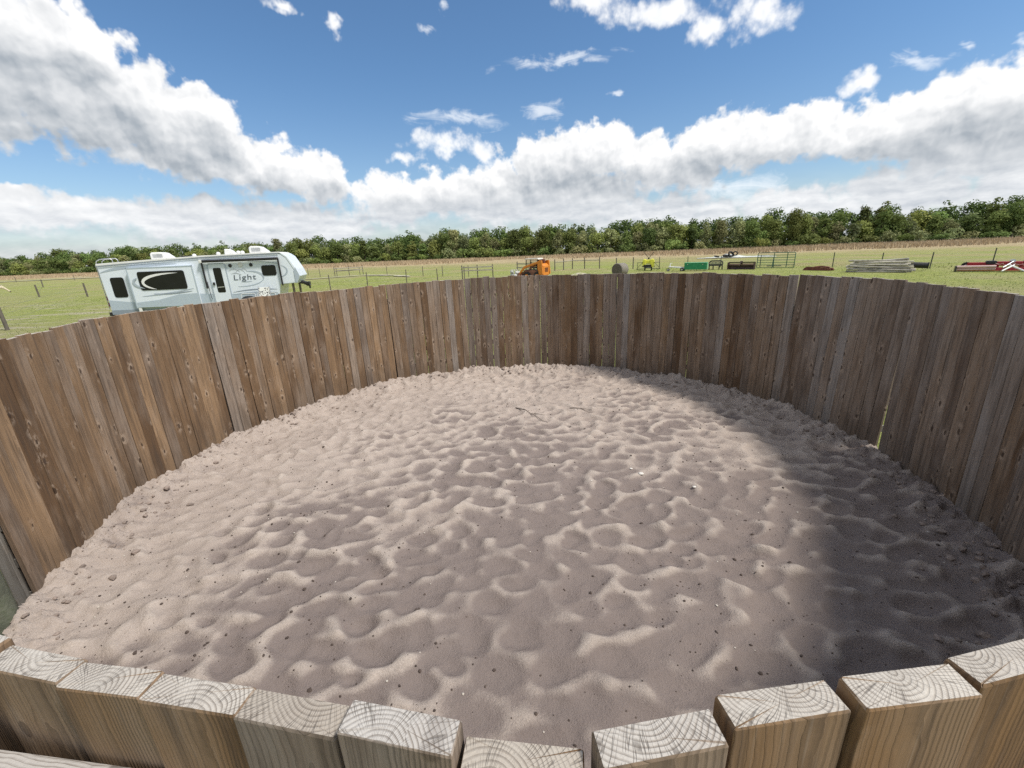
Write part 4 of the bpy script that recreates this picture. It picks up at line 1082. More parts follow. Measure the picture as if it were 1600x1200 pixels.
def swoosh(p0, p1, p2, p3, w, mat, y=-0.008, parent=None):
    c = bez(p0, p1, p2, p3); return sheet("decal_stripe", arcstrip(c, taper(14, w)), mat, y, parent=parent)
# lower painted bands
sheet("lower_band", [(-19.83, 0.92), (-11.42, 0.92), (-11.36, 1.42), (-12.6, 1.42), (-14.2, 1.52), (-15.6, 1.56), (-17.0, 1.34), (-18.5, 1.26), (-19.83, 1.42)], M_RVL, -0.005)
sheet("skirt", [(-19.84, 0.70), (-11.42, 0.70), (-11.42, 0.92), (-19.84, 0.92)], M_RVD, -0.012, 0.01)
swoosh((-19.85, 2.72), (-19.0, 2.98), (-17.6, 3.02), (-16.0, 3.02), 0.14, M_RVG)
swoosh((-18.45, 1.22), (-17.4, 1.34), (-16.4, 1.62), (-15.3, 1.66), 0.10, M_WHITE)
swoosh((-17.9, 1.62), (-17.0, 1.60), (-16.2, 1.72), (-15.4, 1.86), 0.06, M_RVG)
swoosh((-17.4, 1.55), (-16.6, 1.50), (-16.0, 1.60), (-15.5, 1.74), 0.05, M_RVD)
swoosh((-13.6, 1.55), (-12.9, 1.66), (-12.2, 1.68), (-11.4, 1.62), 0.05, M_RVD)
swoosh((-13.6, 1.45), (-12.9, 1.50), (-12.2, 1.52), (-11.4, 1.46), 0.09, M_RVG)
# slide-out
mb = MB(); mb.box(((-18.42 - 15.24) / 2 - OX, -0.10, 1.95), (3.16, 0.20, 1.88)); sl_ = mb.build("slide_out", M_RVW, rv, bevel=0.02)
mb = MB()
for (x0, z0, x1, z1) in ((-18.44, 1.0, -18.38, 2.92), (-15.28, 1.0, -15.22, 2.92), (-18.44, 2.86, -15.22, 2.92)):
    mb.box(((x0 + x1) / 2 - OX, -0.205, (z0 + z1) / 2), (x1 - x0, 0.012, z1 - z0))
mb.build("trim", M_RVL, sl_, bevel=0.003)
for x_ in (-18.30, -15.30):
    mb = MB(); mb.box((x_ - OX, -0.16, 1.05), (0.15, 0.07, 0.55)); mb.build("slide_arm", M_WHITE, rv, bevel=0.01)
sl_y = -0.206
sheet("slide_band", [(-18.36, 1.02), (-15.30, 1.02), (-15.30, 1.60), (-16.2, 1.58), (-17.2, 1.36), (-18.36, 1.26)], M_RVL, sl_y - 0.001, parent=sl_)
swoosh((-18.0, 1.55), (-17.0, 1.60), (-16.2, 1.70), (-15.4, 1.84), 0.06, M_RVG, sl_y - 0.004, sl_)
swoosh((-17.4, 1.66), (-16.8, 1.58), (-16.0, 1.66), (-15.5, 1.72), 0.05, M_RVD, sl_y - 0.006, sl_)
def window(pts_or_box, y, name="window", parent=None):
    x0, z0, x1, z1 = pts_or_box
    fr = sheet(name, rrect(x0 - .03, z0 - .03, x1 + .03, z1 + .03, 0.11), M_BLK, y, 0.012, parent)
    pa = sheet("pane", rrect(x0, z0, x1, z1, 0.09), M_GLASS, y - 0.006, 0.005, fr); return fr
window((-19.42, 1.56, -18.81, 2.46), -0.016)
bw = window((-17.93, 1.86, -15.71, 2.68), sl_y - 0.014, parent=sl_) if False else window((-17.93, 1.86, -15.71, 2.68), sl_y - 0.014)
# crescent decal that runs over the big window
swoosh((-17.2, 1.87), (-18.15, 2.05), (-18.05, 2.60), (-16.0, 2.60), 0.13, M_WHITE, sl_y - 0.026)
swoosh((-17.75, 1.92), (-18.45, 2.1), (-18.25, 2.35), (-18.0, 2.42), 0.10, M_RVG, sl_y - 0.024)
window((-11.95, 2.31, -11.31, 2.74), -0.016)
# door
dr = sheet("door", rrect(-14.54, 1.02, -13.74, 2.91, 0.10), M_RVW, -0.022, 0.02)
sheet("door_frame", arcstrip([(-14.58, 1.0), (-14.58, 2.86), (-14.50, 2.95), (-13.78, 2.95), (-13.70, 2.86), (-13.70, 1.0)], [0.035] * 6), M_RVL, -0.024, 0.02)
sheet("door_window", rrect(-14.33, 1.57, -13.94, 2.74, 0.07), M_GLASS, -0.030, 0.007, dr)
sheet("screen_bar", [(-14.30, 1.80), (-13.96, 1.82), (-13.96, 1.86), (-14.30, 1.84)], M_CHROME, -0.034, 0.004, dr)
mb = MB(); mb.box((-14.43 - OX, -0.05, 2.0), (0.10, 0.05, 0.14)); mb.build("handle", M_BLK, dr, bevel=0.01)
mb = MB(); mb.tube([(-14.72 - OX, -0.02, 2.1), (-14.72 - OX, -0.09, 2.05), (-14.70 - OX, -0.09, 1.35), (-14.70 - OX, -0.02, 1.3)], 0.016, 8); mb.build("grab_rail", M_BLK, rv)
# awning: arms and roll
mb = MB(); mb.tube([(-14.8 - OX, -0.12, 3.07), (-11.06 - OX, -0.12, 3.06)], 0.065, 10); mb.build("awning_roll", M_BLK, rv)
for x_ in (-14.78, -11.08):
    mb = MB(); mb.box((x_ - OX, -0.09, 2.43), (0.075, 0.07, 1.28)); mb.build("awning_arm", M_BLK, rv, bevel=0.008)
mb = MB(); mb.box((-14.80 - OX, -0.13, 3.07), (0.14, 0.15, 0.15)); mb.build("awning_bracket", M_WHITE, rv, bevel=0.02)
# speakers and round badge
for x_ in (-13.46, -12.45):
    mb = MB(); mb.tube([(x_ - OX, 0, 2.82), (x_ - OX, -0.025, 2.82)], 0.085, 20); mb.build("speaker", M_BLK, rv)
mb = MB(); mb.tube([(-12.96 - OX, 0, 2.85), (-12.96 - OX, -0.02, 2.85)], 0.12, 24)
bd = mb.build("round_badge", M_CHROME, rv)
mb = MB(); mb.tube([(-12.96 - OX, -0.02, 2.85), (-12.96 - OX, -0.028, 2.85)], 0.085, 20); mb.build("lens", M_WHITE, bd)  # plain white disc in the round emblem, not lit
# lettering and emblem
fc = bpy.data.curves.new("lettering", 'FONT'); fc.body = "Light"; fc.size = 0.50; fc.extrude = 0.003; fc.space_character = 1.12; fc.shear = 0.1
fo = bpy.data.objects.new("lettering", fc); COL.objects.link(fo); fo.parent = rv; fo.location = (-13.46 - OX, -0.012, 2.13); fo.rotation_euler = (R_(90), R_(-0.5), 0)
fo.scale = (1.02, 0.72, 1)
fc.materials.append(paint("lettering_grey", (0.10, 0.12, 0.14), 0.4, var=0.05))
bpy.context.view_layer.update()
lm_ = bpy.data.meshes.new_from_object(fo.evaluated_get(bpy.context.evaluated_depsgraph_get()))
fm_ = bpy.data.objects.new("lettering", lm_); COL.objects.link(fm_); fm_.parent = rv
fm_.location = fo.location; fm_.rotation_euler = fo.rotation_euler; fm_.scale = fo.scale
bpy.data.objects.remove(fo); fm_.name = "lettering"
swoosh((-12.75, 2.52), (-12.1, 2.55), (-11.85, 2.3), (-12.02, 2.06), 0.085, M_RVG)
swoosh((-12.02, 2.10), (-12.2, 1.88), (-12.8, 1.80), (-13.3, 1.82), 0.04, M_RVL)
M_FAINT = paint("faded_emblem", (0.46, 0.50, 0.54), 0.5, var=0.1)
for q in (((-13.6, 2.55), (-13.35, 2.75), (-13.15, 2.62), (-13.05, 2.5)), ((-13.3, 2.45), (-13.05, 2.72), (-12.95, 2.66), (-12.8, 2.42)), ((-13.5, 2.42), (-13.3, 2.5), (-13.2, 2.45), (-13.0, 2.38)), ((-12.95, 2.62), (-12.85, 2.7), (-12.75, 2.62), (-12.7, 2.55))):
    swoosh(*q, 0.035, M_FAINT)
swoosh((-13.1, 2.04), (-12.9, 2.02), (-12.7, 2.03), (-12.55, 2.06), 0.03, M_RVG)
swoosh((-11.0, 2.74), (-10.62, 2.6), (-10.72, 2.28), (-11.1, 2.20), 0.07, M_RVG)
swoosh((-12.6, 2.98), (-12.0, 2.99), (-11.5, 2.92), (-11.1, 2.80), 0.035, M_RVG)
# baggage door outlines
for (x0, x1) in ((-13.25, -12.55), (-12.45, -11.55)):
    sheet("baggage_door", arcstrip([(x0, 1.02), (x0, 1.40), (x0 + .06, 1.46), (x1 - .06, 1.46), (x1, 1.40), (x1, 1.02)], [0.03] * 6), M_WHITE, -0.02, 0.014)
# roof gear
def ac(x0, x1, z0, h, y0, y1):
    mb = MB(); prof_ = rx([(x0, z0), (x1, z0), (x1 - .06, z0 + h * .28), (x1 - .32, z0 + h * .88), (x1 - .5, z0 + h), (x0 + .1, z0 + h), (x0, z0 + h * .8)])
    mb.prism(prof_, y0, y1); a_ = mb.build("air_conditioner", M_WHITE, rv, bevel=0.04)
    mb = MB()
    for k in range(4): mb.box(((x0 + x1) / 2 - .1 - OX, y0 - 0.006, z0 + h * (.3 + .13 * k)), ((x1 - x0) * .5, 0.01, 0.022))
    mb.build("grille", paint("ac_grille", (0.42, 0.43, 0.43), 0.6), a_)
ac(-17.58, -16.62, 3.26, 0.34, 0.8, 1.6); ac(-12.62, -11.72, 3.36, 0.34, 0.8, 1.6)
mb = MB(); mb.prism(rx([(-13.84, 3.34), (-13.32, 3.36), (-13.45, 3.52), (-13.6, 3.6), (-13.8, 3.62)]), 0.7, 1.15); mb.build("roof_vent", M_WHITE, rv, bevel=0.03)
for x_, z_ in ((-14.1, 3.40), (-13.1, 3.42), (-15.3, 3.36), (-12.9, 3.41)):
    mb = MB(); mb.ell((x_ - OX, 0.6, z_), (0.11, 0.09, 0.09), 12, 8); mb.build("vent_cap", M_WHITE, rv)
mb = MB(); mb.prism(rx([(-16.05, 3.29), (-15.5, 3.31), (-15.55, 3.38), (-16.0, 3.37)]), 0.7, 1.2); mb.build("skylight", M_BLK, rv, bevel=0.02)
mb = MB()
for y_ in (0.25, 0.72):
    mb.tube([(-20.06 - OX, y_, 0.95), (-20.06 - OX, y_, 3.02), (-19.98 - OX, y_, 3.28), (-19.80 - OX, y_, 3.36), (-19.30 - OX, y_, 3.39), (-19.20 - OX, y_, 3.33), (-19.18 - OX, y_, 3.16)], 0.022, 8)
for k in range(7): mb.tube([(-20.06 - OX, 0.25, 1.1 + .3 * k), (-20.06 - OX, 0.72, 1.1 + .3 * k)], 0.018, 8)
mb.build("ladder", M_CHROME, rv)
mb = MB(); mb.box((-19.97 - OX, 1.25, 0.72), (0.16, 2.4, 0.18)); mb.build("bumper", M_BLK, rv, bevel=0.02)
for z_, y_ in ((1.2, 0.12), (1.5, 0.12)):
    mb = MB(); mb.box((-19.915 - OX, y_, z_), (0.04, 0.12, 0.2)); mb.build("tail_light", paint("tail_lens", (0.25, 0.02, 0.02), 0.3), rv, bevel=0.01)
mb = MB(); mb.box((-19.0 - OX, -0.02, 0.70), (0.5, 0.05, 0.05)); mb.build("stabiliser", M_BLK, rv)
# pin box and hitch
mb = MB(); mb.prism(rx([(-10.55, 1.93), (-10.30, 1.93), (-9.98, 1.80), (-9.92, 1.68), (-10.05, 1.64), (-10.25, 1.76), (-10.55, 1.80)]), 1.05, 1.45); pb = mb.build("pin_box", M_BLK, rv, bevel=0.02)
mb = MB(); mb.tube([(-9.98 - OX, 1.25, 1.68), (-9.98 - OX, 1.25, 1.52)], 0.045, 12); mb.box((-10.02 - OX, 1.25, 1.80), (0.16, 0.5, 0.12)); mb.build("king_pin", M_BLK, pb)
mb = MB()
for y_ in (0.35, 2.15):
    mb.box((-10.66 - OX, y_, 1.45), (0.11, 0.11, 0.9)); mb.box((-10.66 - OX, y_, 0.55), (0.08, 0.08, 1.0)); mb.box((-10.66 - OX, y_, 0.03), (0.26, 0.26, 0.04))
mb.build("landing_leg", paint("leg_paint", (0.20, 0.17, 0.12), 0.7), rv, bevel=0.006)
for x_ in (-15.9, -14.95):
    for y_ in (0.17, 2.33):
        mb = MB(); mb.tube([(x_ - OX, y_ - .11, 0.39), (x_ - OX, y_ + .11, 0.39)], 0.38, 28); wq = mb.build("wheel", M_TYRE, rv, bevel=0.03)
        mb = MB(); mb.tube([(x_ - OX, y_ - .125, 0.39), (x_ - OX, y_ + .125, 0.39)], 0.22, 20); mb.build("rim", M_RIM, wq)
mb = MB(); mb.box((-15.5 - OX, 1.25, 0.66), (8.2, 1.9, 0.12)); mb.build("chassis", M_BLK, rv)

# the trailer stands a little askew to the view: its front end is farther away
YAW = R_(16.0); KX = math.tan(YAW)
def rv_turn(o):
    me = o.data; Mx = o.matrix_basis.copy(); me.transform(Mx); o.matrix_basis = Matrix()
    for v in me.vertices:
        x = v.co.x + OX; t = (OY - KX * OX) / (OY - KX * x)
        v.co.x = (t * x - OX) / math.cos(YAW); v.co.z = CAM_Z + t * (v.co.z - CAM_Z); v.co.y *= t
    for c in o.children: rv_turn(c)
for c in list(rv.children): rv_turn(c)
rv.rotation_euler = (0, 0, YAW)
# patterned folding chair and grill beside the trailer
m, T, b = new_mat("patterned_cloth")
t_ = T.n('ShaderNodeTexCoord'); v1 = T.n('ShaderNodeTexVoronoi', voronoi_dimensions='3D'); T.l(t_.outputs['Object'], v1.inputs['Vector']); v1.inputs['Scale'].default_value = 16
T.l(T.mix(T.rng(v1.outputs['Distance'], 0.34, 0.42), (0.05, 0.05, 0.055), (0.75, 0.75, 0.72)), b.inputs['Base Color']); b.inputs['Roughness'].default_value = 0.8
M_PAT = m
ch = empty("folding_chair", (-12.25, 21.75, 0), R_(16), "folding chair with black and white patterned cloth beside the trailer", "chair")
mb = MB(); mb.prism([(-.27, 1.0), (.27, 1.0), (.24, 1.72), (-.24, 1.72)], 0, 0.03); mb.build("backrest", M_PAT, ch, bevel=0.01, rot=(R_(-6), 0, 0))
mb = MB(); mb.box((0, -0.28, 0.92), (0.52, 0.5, 0.03)); mb.build("seat", M_PAT, ch, bevel=0.01)
for sx in (-.28, .28):
    mb = MB(); mb.tube([(sx, -.5, 0), (sx, 0.05, 1.0), (sx * .9, 0.2, 1.76)], 0.016, 8); mb.tube([(sx, 0.22, 0), (sx, -.5, 0.95)], 0.016, 8); mb.build("leg", M_CHROME, ch)
gl = empty("barbecue_grill", (-12.95, 21.55, 0), R_(16), "black lidded grill standing against the trailer by its door", "grill")
mb = MB(); mb.ell((0, 0, 1.15), (0.34, 0.24, 0.2), 20, 12); mb.build("lid", M_BLK, gl)
mb = MB(); mb.box((0, 0, 1.02), (0.62, 0.42, 0.16)); mb.build("firebox", M_BLK, gl, bevel=0.04)
mb = MB(); mb.tube([(-.2, -.25, 1.2), (-.2, -.3, 1.22), (.2, -.3, 1.22), (.2, -.25, 1.2)], 0.013, 8); mb.build("handle", M_CHROME, gl)
for sx in (-.25, .25):
    mb = MB(); mb.tube([(sx, -.16, 0), (sx, -.16, 1)], 0.018, 8); mb.tube([(sx, .16, 0), (sx, .16, 1)], 0.018, 8); mb.build("leg", M_BLK, gl)

# ------------------------------------------------------------------ skid-steer loader
def wheel(mbroot, parent, c, r, w, axis=(0, 1, 0), rim=M_RIM):
    a_ = Vector(axis) * (w / 2); c = Vector(c)
    mb = MB(); mb.tube([c - a_, c - a_ * .75, c + a_ * .75, c + a_], [r * .86, r, r, r * .86], 22)
    for k in range(14):
        an = 2 * math.pi * k / 14; ax = Vector(axis)
        s1 = ax.orthogonal().normalized(); s2 = ax.cross(s1)
        p_ = c + (s1 * math.cos(an) + s2 * math.sin(an)) * r
        mb.tube([p_ - a_ * .9, p_ + a_ * .9], r * 0.07, 4, smooth=False)
    wq = mb.build("wheel", M_TYRE, parent)
    mb = MB(); mb.tube([c - a_ * 1.03, c - a_ * .85], [r * .5, r * .55], 18); mb.tube([c + a_ * .85, c + a_ * 1.03], [r * .55, r * .5], 18); mb.build("rim", rim, wq)
    return wq
M_OR = paint("orange_machine_paint", (0.72, 0.24, 0.022), 0.4, var=0.18, scale=2.5, dirt=(0.28, 0.14, 0.05), dirt_amt=0.35)
M_ORD = paint("worn_orange_bucket", (0.34, 0.15, 0.09), 0.7, var=0.35, scale=3)
M_CAB = paint("cream_cab_roof", (0.72, 0.68, 0.6), 0.5)
sk = empty("skid_loader", (2.75, 45.0, 0), R_(148), "orange skid steer loader seen from behind with its bucket lowered", "loader")
mb = MB(); mb.prism([(-1.25, 0.35), (0.85, 0.35), (1.0, 0.75), (0.9, 1.0), (-1.2, 1.0)], -0.55, 0.55); mb.build("chassis", M_ORD, sk, bevel=0.04)
mb = MB(); mb.prism([(-1.45, 0.45), (-0.75, 0.45), (-0.70, 1.55), (-1.18, 1.62), (-1.42, 1.42)], -0.62, 0.62); eng = mb.build("engine_cover", M_OR, sk, bevel=0.05)
mb = MB()
for k in range(5): mb.box((-1.452, 0, 0.82 + .09 * k), (0.02, 0.72, 0.045))
mb.build("grille", paint("grille_dark_red", (0.12, 0.03, 0.015), 0.6), eng)
for s_ in (-1, 1):
    mb = MB(); mb.prism([(-1.48, 0.55), (-1.02, 0.55), (-0.86, 1.75), (-1.05, 1.92), (-1.36, 1.92)], s_ * 0.80 - 0.09, s_ * 0.80 + 0.09); mb.build("lift_tower", M_OR, sk, bevel=0.03)
    mb = MB(); mb.prism([(-1.3, 1.75), (-1.15, 1.92), (0.75, 1.38), (1.32, 0.72), (1.22, 0.58), (0.6, 1.18)], s_ * 0.78 - 0.07, s_ * 0.78 + 0.07); arm = mb.build("lift_arm", M_OR, sk, bevel=0.03)
    mb = MB(); mb.tube([(-0.95, s_ * 0.70, 0.8), (0.1, s_ * .70, 1.42)], [0.05, 0.035], 10); mb.build("lift_cylinder", M_BLK, arm)
    wheel(None, sk, (-0.78, s_ * 0.72, 0.41), 0.41, 0.28, rim=M_OR); wheel(None, sk, (0.42, s_ * 0.72, 0.41), 0.41, 0.28, rim=M_OR)
mb = MB()
for (x_, y_) in ((0.68, -.46), (0.68, .46), (-0.62, -.46), (-0.62, .46)): mb.tube([(x_, y_, 0.95), (x_ - .06, y_, 2.05)], 0.045, 6)
mb.box((0.1, 0, 1.0), (1.3, 0.9, 0.1)); mb.build("cab_frame", M_BLK, sk)
mb = MB(); mb.prism([(-0.82, 2.02), (0.76, 2.02), (0.72, 2.14), (-0.74, 2.16)], -0.56, 0.56); mb.build("cab_roof", M_CAB, sk, bevel=0.03)
mb = MB(); mb.box((-0.66, 0, 1.78), (0.02, 0.84, 0.42)); mb.build("rear_window", M_GLASS, sk)
for s_ in (-1, 1):
    mb = MB()
    for k in range(9): mb.tube([(-0.55 + .14 * k, s_ * .47, 1.2), (-0.6 + .14 * k, s_ * .47, 2.02)], 0.008, 4)
    for k in range(4): mb.tube([(-0.6, s_ * .47, 1.3 + .2 * k), (0.62, s_ * .47, 1.3 + .2 * k)], 0.008, 4)
    mb.build("side_screen", M_BLK, sk)
mb = MB(); mb.box((-0.25, 0, 1.2), (0.45, 0.5, 0.12)); mb.box((-0.46, 0, 1.5), (0.12, 0.5, 0.55)); mb.build("seat", M_BLK, sk, bevel=0.04)
mb = MB(); mb.prism([(1.15, 0.12), (1.75, 0.02), (1.78, 0.06), (1.3, 0.18), (1.22, 0.42), (1.32, 0.78), (1.26, 0.80), (1.13, 0.45)], -0.92, 0.92)
for s_ in (-.92, .92): mb.prism([(1.15, 0.12), (1.75, 0.03), (1.32, 0.78), (1.13, 0.45)], s_ - .015, s_ + .015)
mb.build("bucket", M_ORD, sk)
mb = MB(); mb.tube([(-1.05, 0.35, 1.5), (-1.05, .35, 1.95)], 0.045, 10); mb.build("exhaust_pipe", paint("rusty_pipe", (0.18, 0.08, 0.05), 0.8), sk)
mb = MB(); mb.box((-0.98, -0.25, 1.83), (0.3, 0.34, 0.42)); mb.build("air_cleaner", paint("red_black_box", (0.16, 0.05, 0.03), 0.6), sk, bevel=0.06)
# pale scrap heaped at the bucket
mb = MB()
rs_ = random.Random(9)
for k in range(9): mb.ell((rs_.uniform(-.45, .45), rs_.uniform(-.3, .3), 0.3 + rs_.uniform(0, .5)), (rs_.uniform(.15, .3), rs_.uniform(.15, .3), rs_.uniform(.12, .25)), 10, 7, jitter=.25, rn=rs_)
for k in range(5): mb.tube([(rs_.uniform(-.5, .5), rs_.uniform(-.3, .3), 0.2), (rs_.uniform(-.6, .6), rs_.uniform(-.3, .3), 1.1)], 0.03, 6)
tag(mb.build("scrap_heap", paint("pale_scrap", (0.6, 0.6, 0.56), 0.7, var=0.35, scale=5), None, (0.9, 46.3, 0)), "pale heap of scrap left of the loader's bucket", "scrap")

# ------------------------------------------------------------------ hay bale
m, T, b = new_mat("hay")
t_ = T.n('ShaderNodeTexCoord'); o_s = T.sep(t_.outputs['Object'])
n1 = T.noise(T.vm('MULTIPLY', t_.outputs['Object'], (1, 1, 1)), 26, 5, 0.75); n2 = T.noise(t_.outputs['Object'], 3, 4)
rad2 = T.m('SQRT', T.m('ADD', T.m('MULTIPLY', o_s[1], o_s[1]), T.m('MULTIPLY', o_s[2], o_s[2])))
sp = T.m('FRACT', T.m('ADD', T.m('MULTIPLY', rad2, 13), T.m('MULTIPLY', n2, 1.4)))
c = T.mix(T.rng(n1, 0.3, 0.7), (0.12, 0.105, 0.085), (0.31, 0.285, 0.24)); c = T.mix(T.m('MULTIPLY', T.rng(sp, 0.5, 0.9), 0.5), c, (0.075, 0.06, 0.048))
end_shade = T.rng(T.m('ABSOLUTE', T.sep(t_.outputs['Normal'])[0]), 0.6, 0.8)
c = T.mix(T.m('MULTIPLY', end_shade, 0.6), c, (0.085, 0.066, 0.052))  # both ends darkened in the colour, standing in for shade
T.l(c, b.inputs['Base Color']); b.inputs['Roughness'].default_value = 0.95; bump(T, b, n1, 0.9, 0.05)
mb = MB(); mb.tube([(-.6, 0, 0), (-.55, 0, 0), (.55, 0, 0), (.6, 0, 0)], [0.6, 0.66, 0.66, 0.6], 36)
hb = mb.build("hay_bale", m, None, (11.75, 45.4, 0.64), rot=(0, 0, R_(222))); tag(hb, "grey round hay bale lying on its side beyond the far fence", "hay bale")

# ------------------------------------------------------------------ yellow sprayer
M_YEL = paint("yellow_tank_plastic", (0.78, 0.76, 0.08), 0.4, var=0.12, dirt_amt=0.12)
sp_ = empty("field_sprayer", (17.2, 53.2, 0), R_(-18), "yellow tank field sprayer with folded black booms crossed above", "sprayer")
mb = MB(); mb.prism([(-.66, .52), (-.30, .45), (-.26, 1.2), (-.36, 1.36), (-.58, 1.34), (-.74, 1.05)], -0.4, 0.4); mb.prism([(.66, .40), (.22, .45), (.18, 1.28), (.34, 1.38), (.60, 1.34), (.70, 1.05)], -0.4, 0.4)
mb.prism([(-.3, .8), (.25, .8), (.25, 1.26), (-.3, 1.26)], -0.30, 0.36); mb.build("tank", M_YEL, sp_, bevel=0.07)
mb = MB(); mb.tube([(0, 0, 1.3), (0, 0, 1.42)], 0.12, 14); mb.build("tank_cap", M_BLK, sp_)
mb = MB(); mb.box((0, -.35, 0.5), (1.5, 0.08, 0.1)); mb.box((-.1, -.42, 0.55), (0.9, 0.25, 0.3)); mb.box((0, 0.2, 0.3), (0.9, 0.7, 0.08)); mb.build("frame", M_BLK, sp_, bevel=0.015)
for s_ in (-1, 1):
    mb = MB(); mb.tube([(s_ * .6, -.4, .95), (s_ * 1.25, -.4, .95)], 0.025, 6); mb.tube([(s_ * 1.25, -.4, 1.0), (s_ * 1.25, -.4, .12)], 0.03, 6); mb.tube([(s_ * .62, -.4, 1.0), (s_ * 1.25, -.4, 0.35)], 0.025, 6)
    mb.tube([(s_ * .4, -.4, .22), (s_ * 1.4, -.4, .18)], 0.04, 6); mb.build("boom", M_BLK, sp_)
    mb = MB(); mb.tube([(-s_ * 0.05, -.1, 1.42), (s_ * .6, -.1, 2.15)], 0.035, 6); mb.build("boom_arm", M_BLK, sp_)
    wheel(None, sp_, (s_ * .38, -.15, 0.22), 0.22, 0.16, (1, 0, 0))

# ------------------------------------------------------------------ green spreader box with white tongue
M_GB = paint("green_box_paint", (0.012, 0.27, 0.105), 0.4, var=0.2)
gb = empty("seed_spreader", (20.9, 48.3, 0), R_(-33), "bright green metal spreader box with a white tongue on its left", "implement")
mb = MB(); mb.prism([(-1.15, 0.16), (1.15, 0.16), (1.15, 0.86), (-1.15, 0.86)], -0.38, 0.38); bx_ = mb.build("box", M_GB, gb, bevel=0.02)
mb = MB(); mb.box((0, 0, 0.89), (2.36, 0.84, 0.06)); mb.build("lid", paint("pale_green_lid", (0.10, 0.42, 0.22), 0.4), bx_, bevel=0.01)
mb = MB(); mb.box((-0.8, -.395, 0.72), (.08, .03, .08)); mb.box((0.75, -.395, 0.72), (.08, .03, .08)); mb.build("latch", M_CHROME, bx_)
mb = MB(); mb.box((1.19, 0, 0.5), (0.06, 0.7, 0.6)); mb.build("end_plate", paint("pale_green_plate", (0.22, 0.48, 0.28), 0.5), bx_)
mb = MB(); mb.box((-2.0, -.22, 0.42), (1.8, 0.1, 0.12), (0, R_(4), R_(-7))); mb.box((-2.0, .22, 0.42), (1.8, 0.1, 0.12), (0, R_(4), R_(7))); mb.box((-2.2, 0, 0.47), (1.2, 0.5, 0.03), (0, R_(4), 0)); mb.build("tongue", M_WHITE, gb, bevel=0.01)
mb = MB(); mb.tube([(-2.75, 0, 0.1), (-2.75, 0, 0.9)], 0.045, 10); mb.tube([(-2.75, 0, .85), (-2.55, 0.1, .9)], 0.025, 8); mb.build("jack", M_WHITE, gb)
wheel(None, gb, (-2.95, 0, 0.16), 0.16, 0.1, rim=M_WHITE)
for s_ in (-.46, .46): wheel(None, gb, (-1.35, s_, 0.2), 0.2, 0.14)

# ------------------------------------------------------------------ black bench
bn = empty("park_bench", (23.3, 48.7, 0), R_(-26), "black iron bench with a curved patterned back beyond the far fence", "bench")
mb = MB(); arch = [(-.68, .55), (-.68, .72)] + [(-.68 + .28 * (1 - math.cos(R_(a_))), .72 + .26 * math.sin(R_(a_))) for a_ in range(15, 91, 15)] + [(.68 - .28 * (1 - math.cos(R_(a_))), .72 + .26 * math.sin(R_(a_))) for a_ in range(90, 14, -15)] + [(.68, .72), (.68, .55)]
mb.tube([(x_, 0.2, z_) for x_, z_ in arch], 0.06, 8); mb.tube([(-.68, .2, .55), (.68, .2, .55)], 0.065, 8); mb.build("back_frame", M_BLK, bn)
mb = MB()
for k in range(7):
    x_ = -.45 + .15 * k
    mb.tube([(x_ + .08 * math.cos(R_(a_)), .2, .76 + .1 * math.sin(R_(a_))) for a_ in range(0, 361, 40)], 0.024, 6)
for k in range(11): mb.tube([(-.55 + .11 * k, .2, .56), (-.55 + .11 * k, .2, .92)], 0.016, 6)
mb.build("back_lattice", paint("grey_cast_metal", (0.2, 0.2, 0.2), 0.5, .3), bn)
mb = MB()
for k in range(5): mb.box((0, -.28 + .1 * k, 0.48), (1.36, 0.085, 0.05))
mb.build("seat", M_BLK, bn, bevel=0.008)
for s_ in (-.66, -.25, .35, .66):
    mb = MB(); mb.box((s_, .18, .28), (.11, .09, .56)); mb.box((s_, -.28, .23), (.08, .08, .46)); mb.build("leg", M_BLK, bn, bevel=0.006)
for s_ in (-.67, .67):
    mb = MB(); mb.tube([(s_, .2, .74), (s_, -.2, .74), (s_, -.3, .68), (s_, -.3, .46)], 0.03, 8); mb.build("armrest", M_BLK, bn)

# ------------------------------------------------------------------ box grader (two dark bars)
M_DR = paint("dark_maroon_steel", (0.035, 0.014, 0.013), 0.6, var=0.4)
M_PK = paint("faded_pink_red_paint", (0.42, 0.25, 0.23), 0.7, var=0.3)
bg_ = empty("grader_blade", (25.2, 46.9, 0), R_(-43), "long dark maroon grader blade with a faded pink top beam", "implement")
mb = MB(); mb.prism([(-.12, .02), (0.06, .02), (.18, .30), (.10, .52), (-.02, .5), (0.04, .28)], -1.3, 1.3, axis='x'); mb.build("blade", M_DR, bg_)
mb = MB(); mb.box((0, 0.1, .60), (2.6, .16, .14)); mb.build("beam", M_PK, bg_, bevel=0.015)
mb = MB(); mb.box((0, 0.1, .78), (2.56, .12, .12)); mb.build("top_bar", M_DR, bg_, bevel=0.015)
for s_ in (-1.28, 1.28):
    mb = MB(); mb.box((s_, 0.0, .42), (.05, .7, .76)); mb.build("end_plate", M_DR, bg_)
mb = MB(); mb.box((0, -.05, .75), (.22, .2, .35)); mb.tube([(0, -.1, .9), (0, -.75, .5)], 0.04, 8); mb.build("hitch", M_DR, bg_, bevel=0.02)

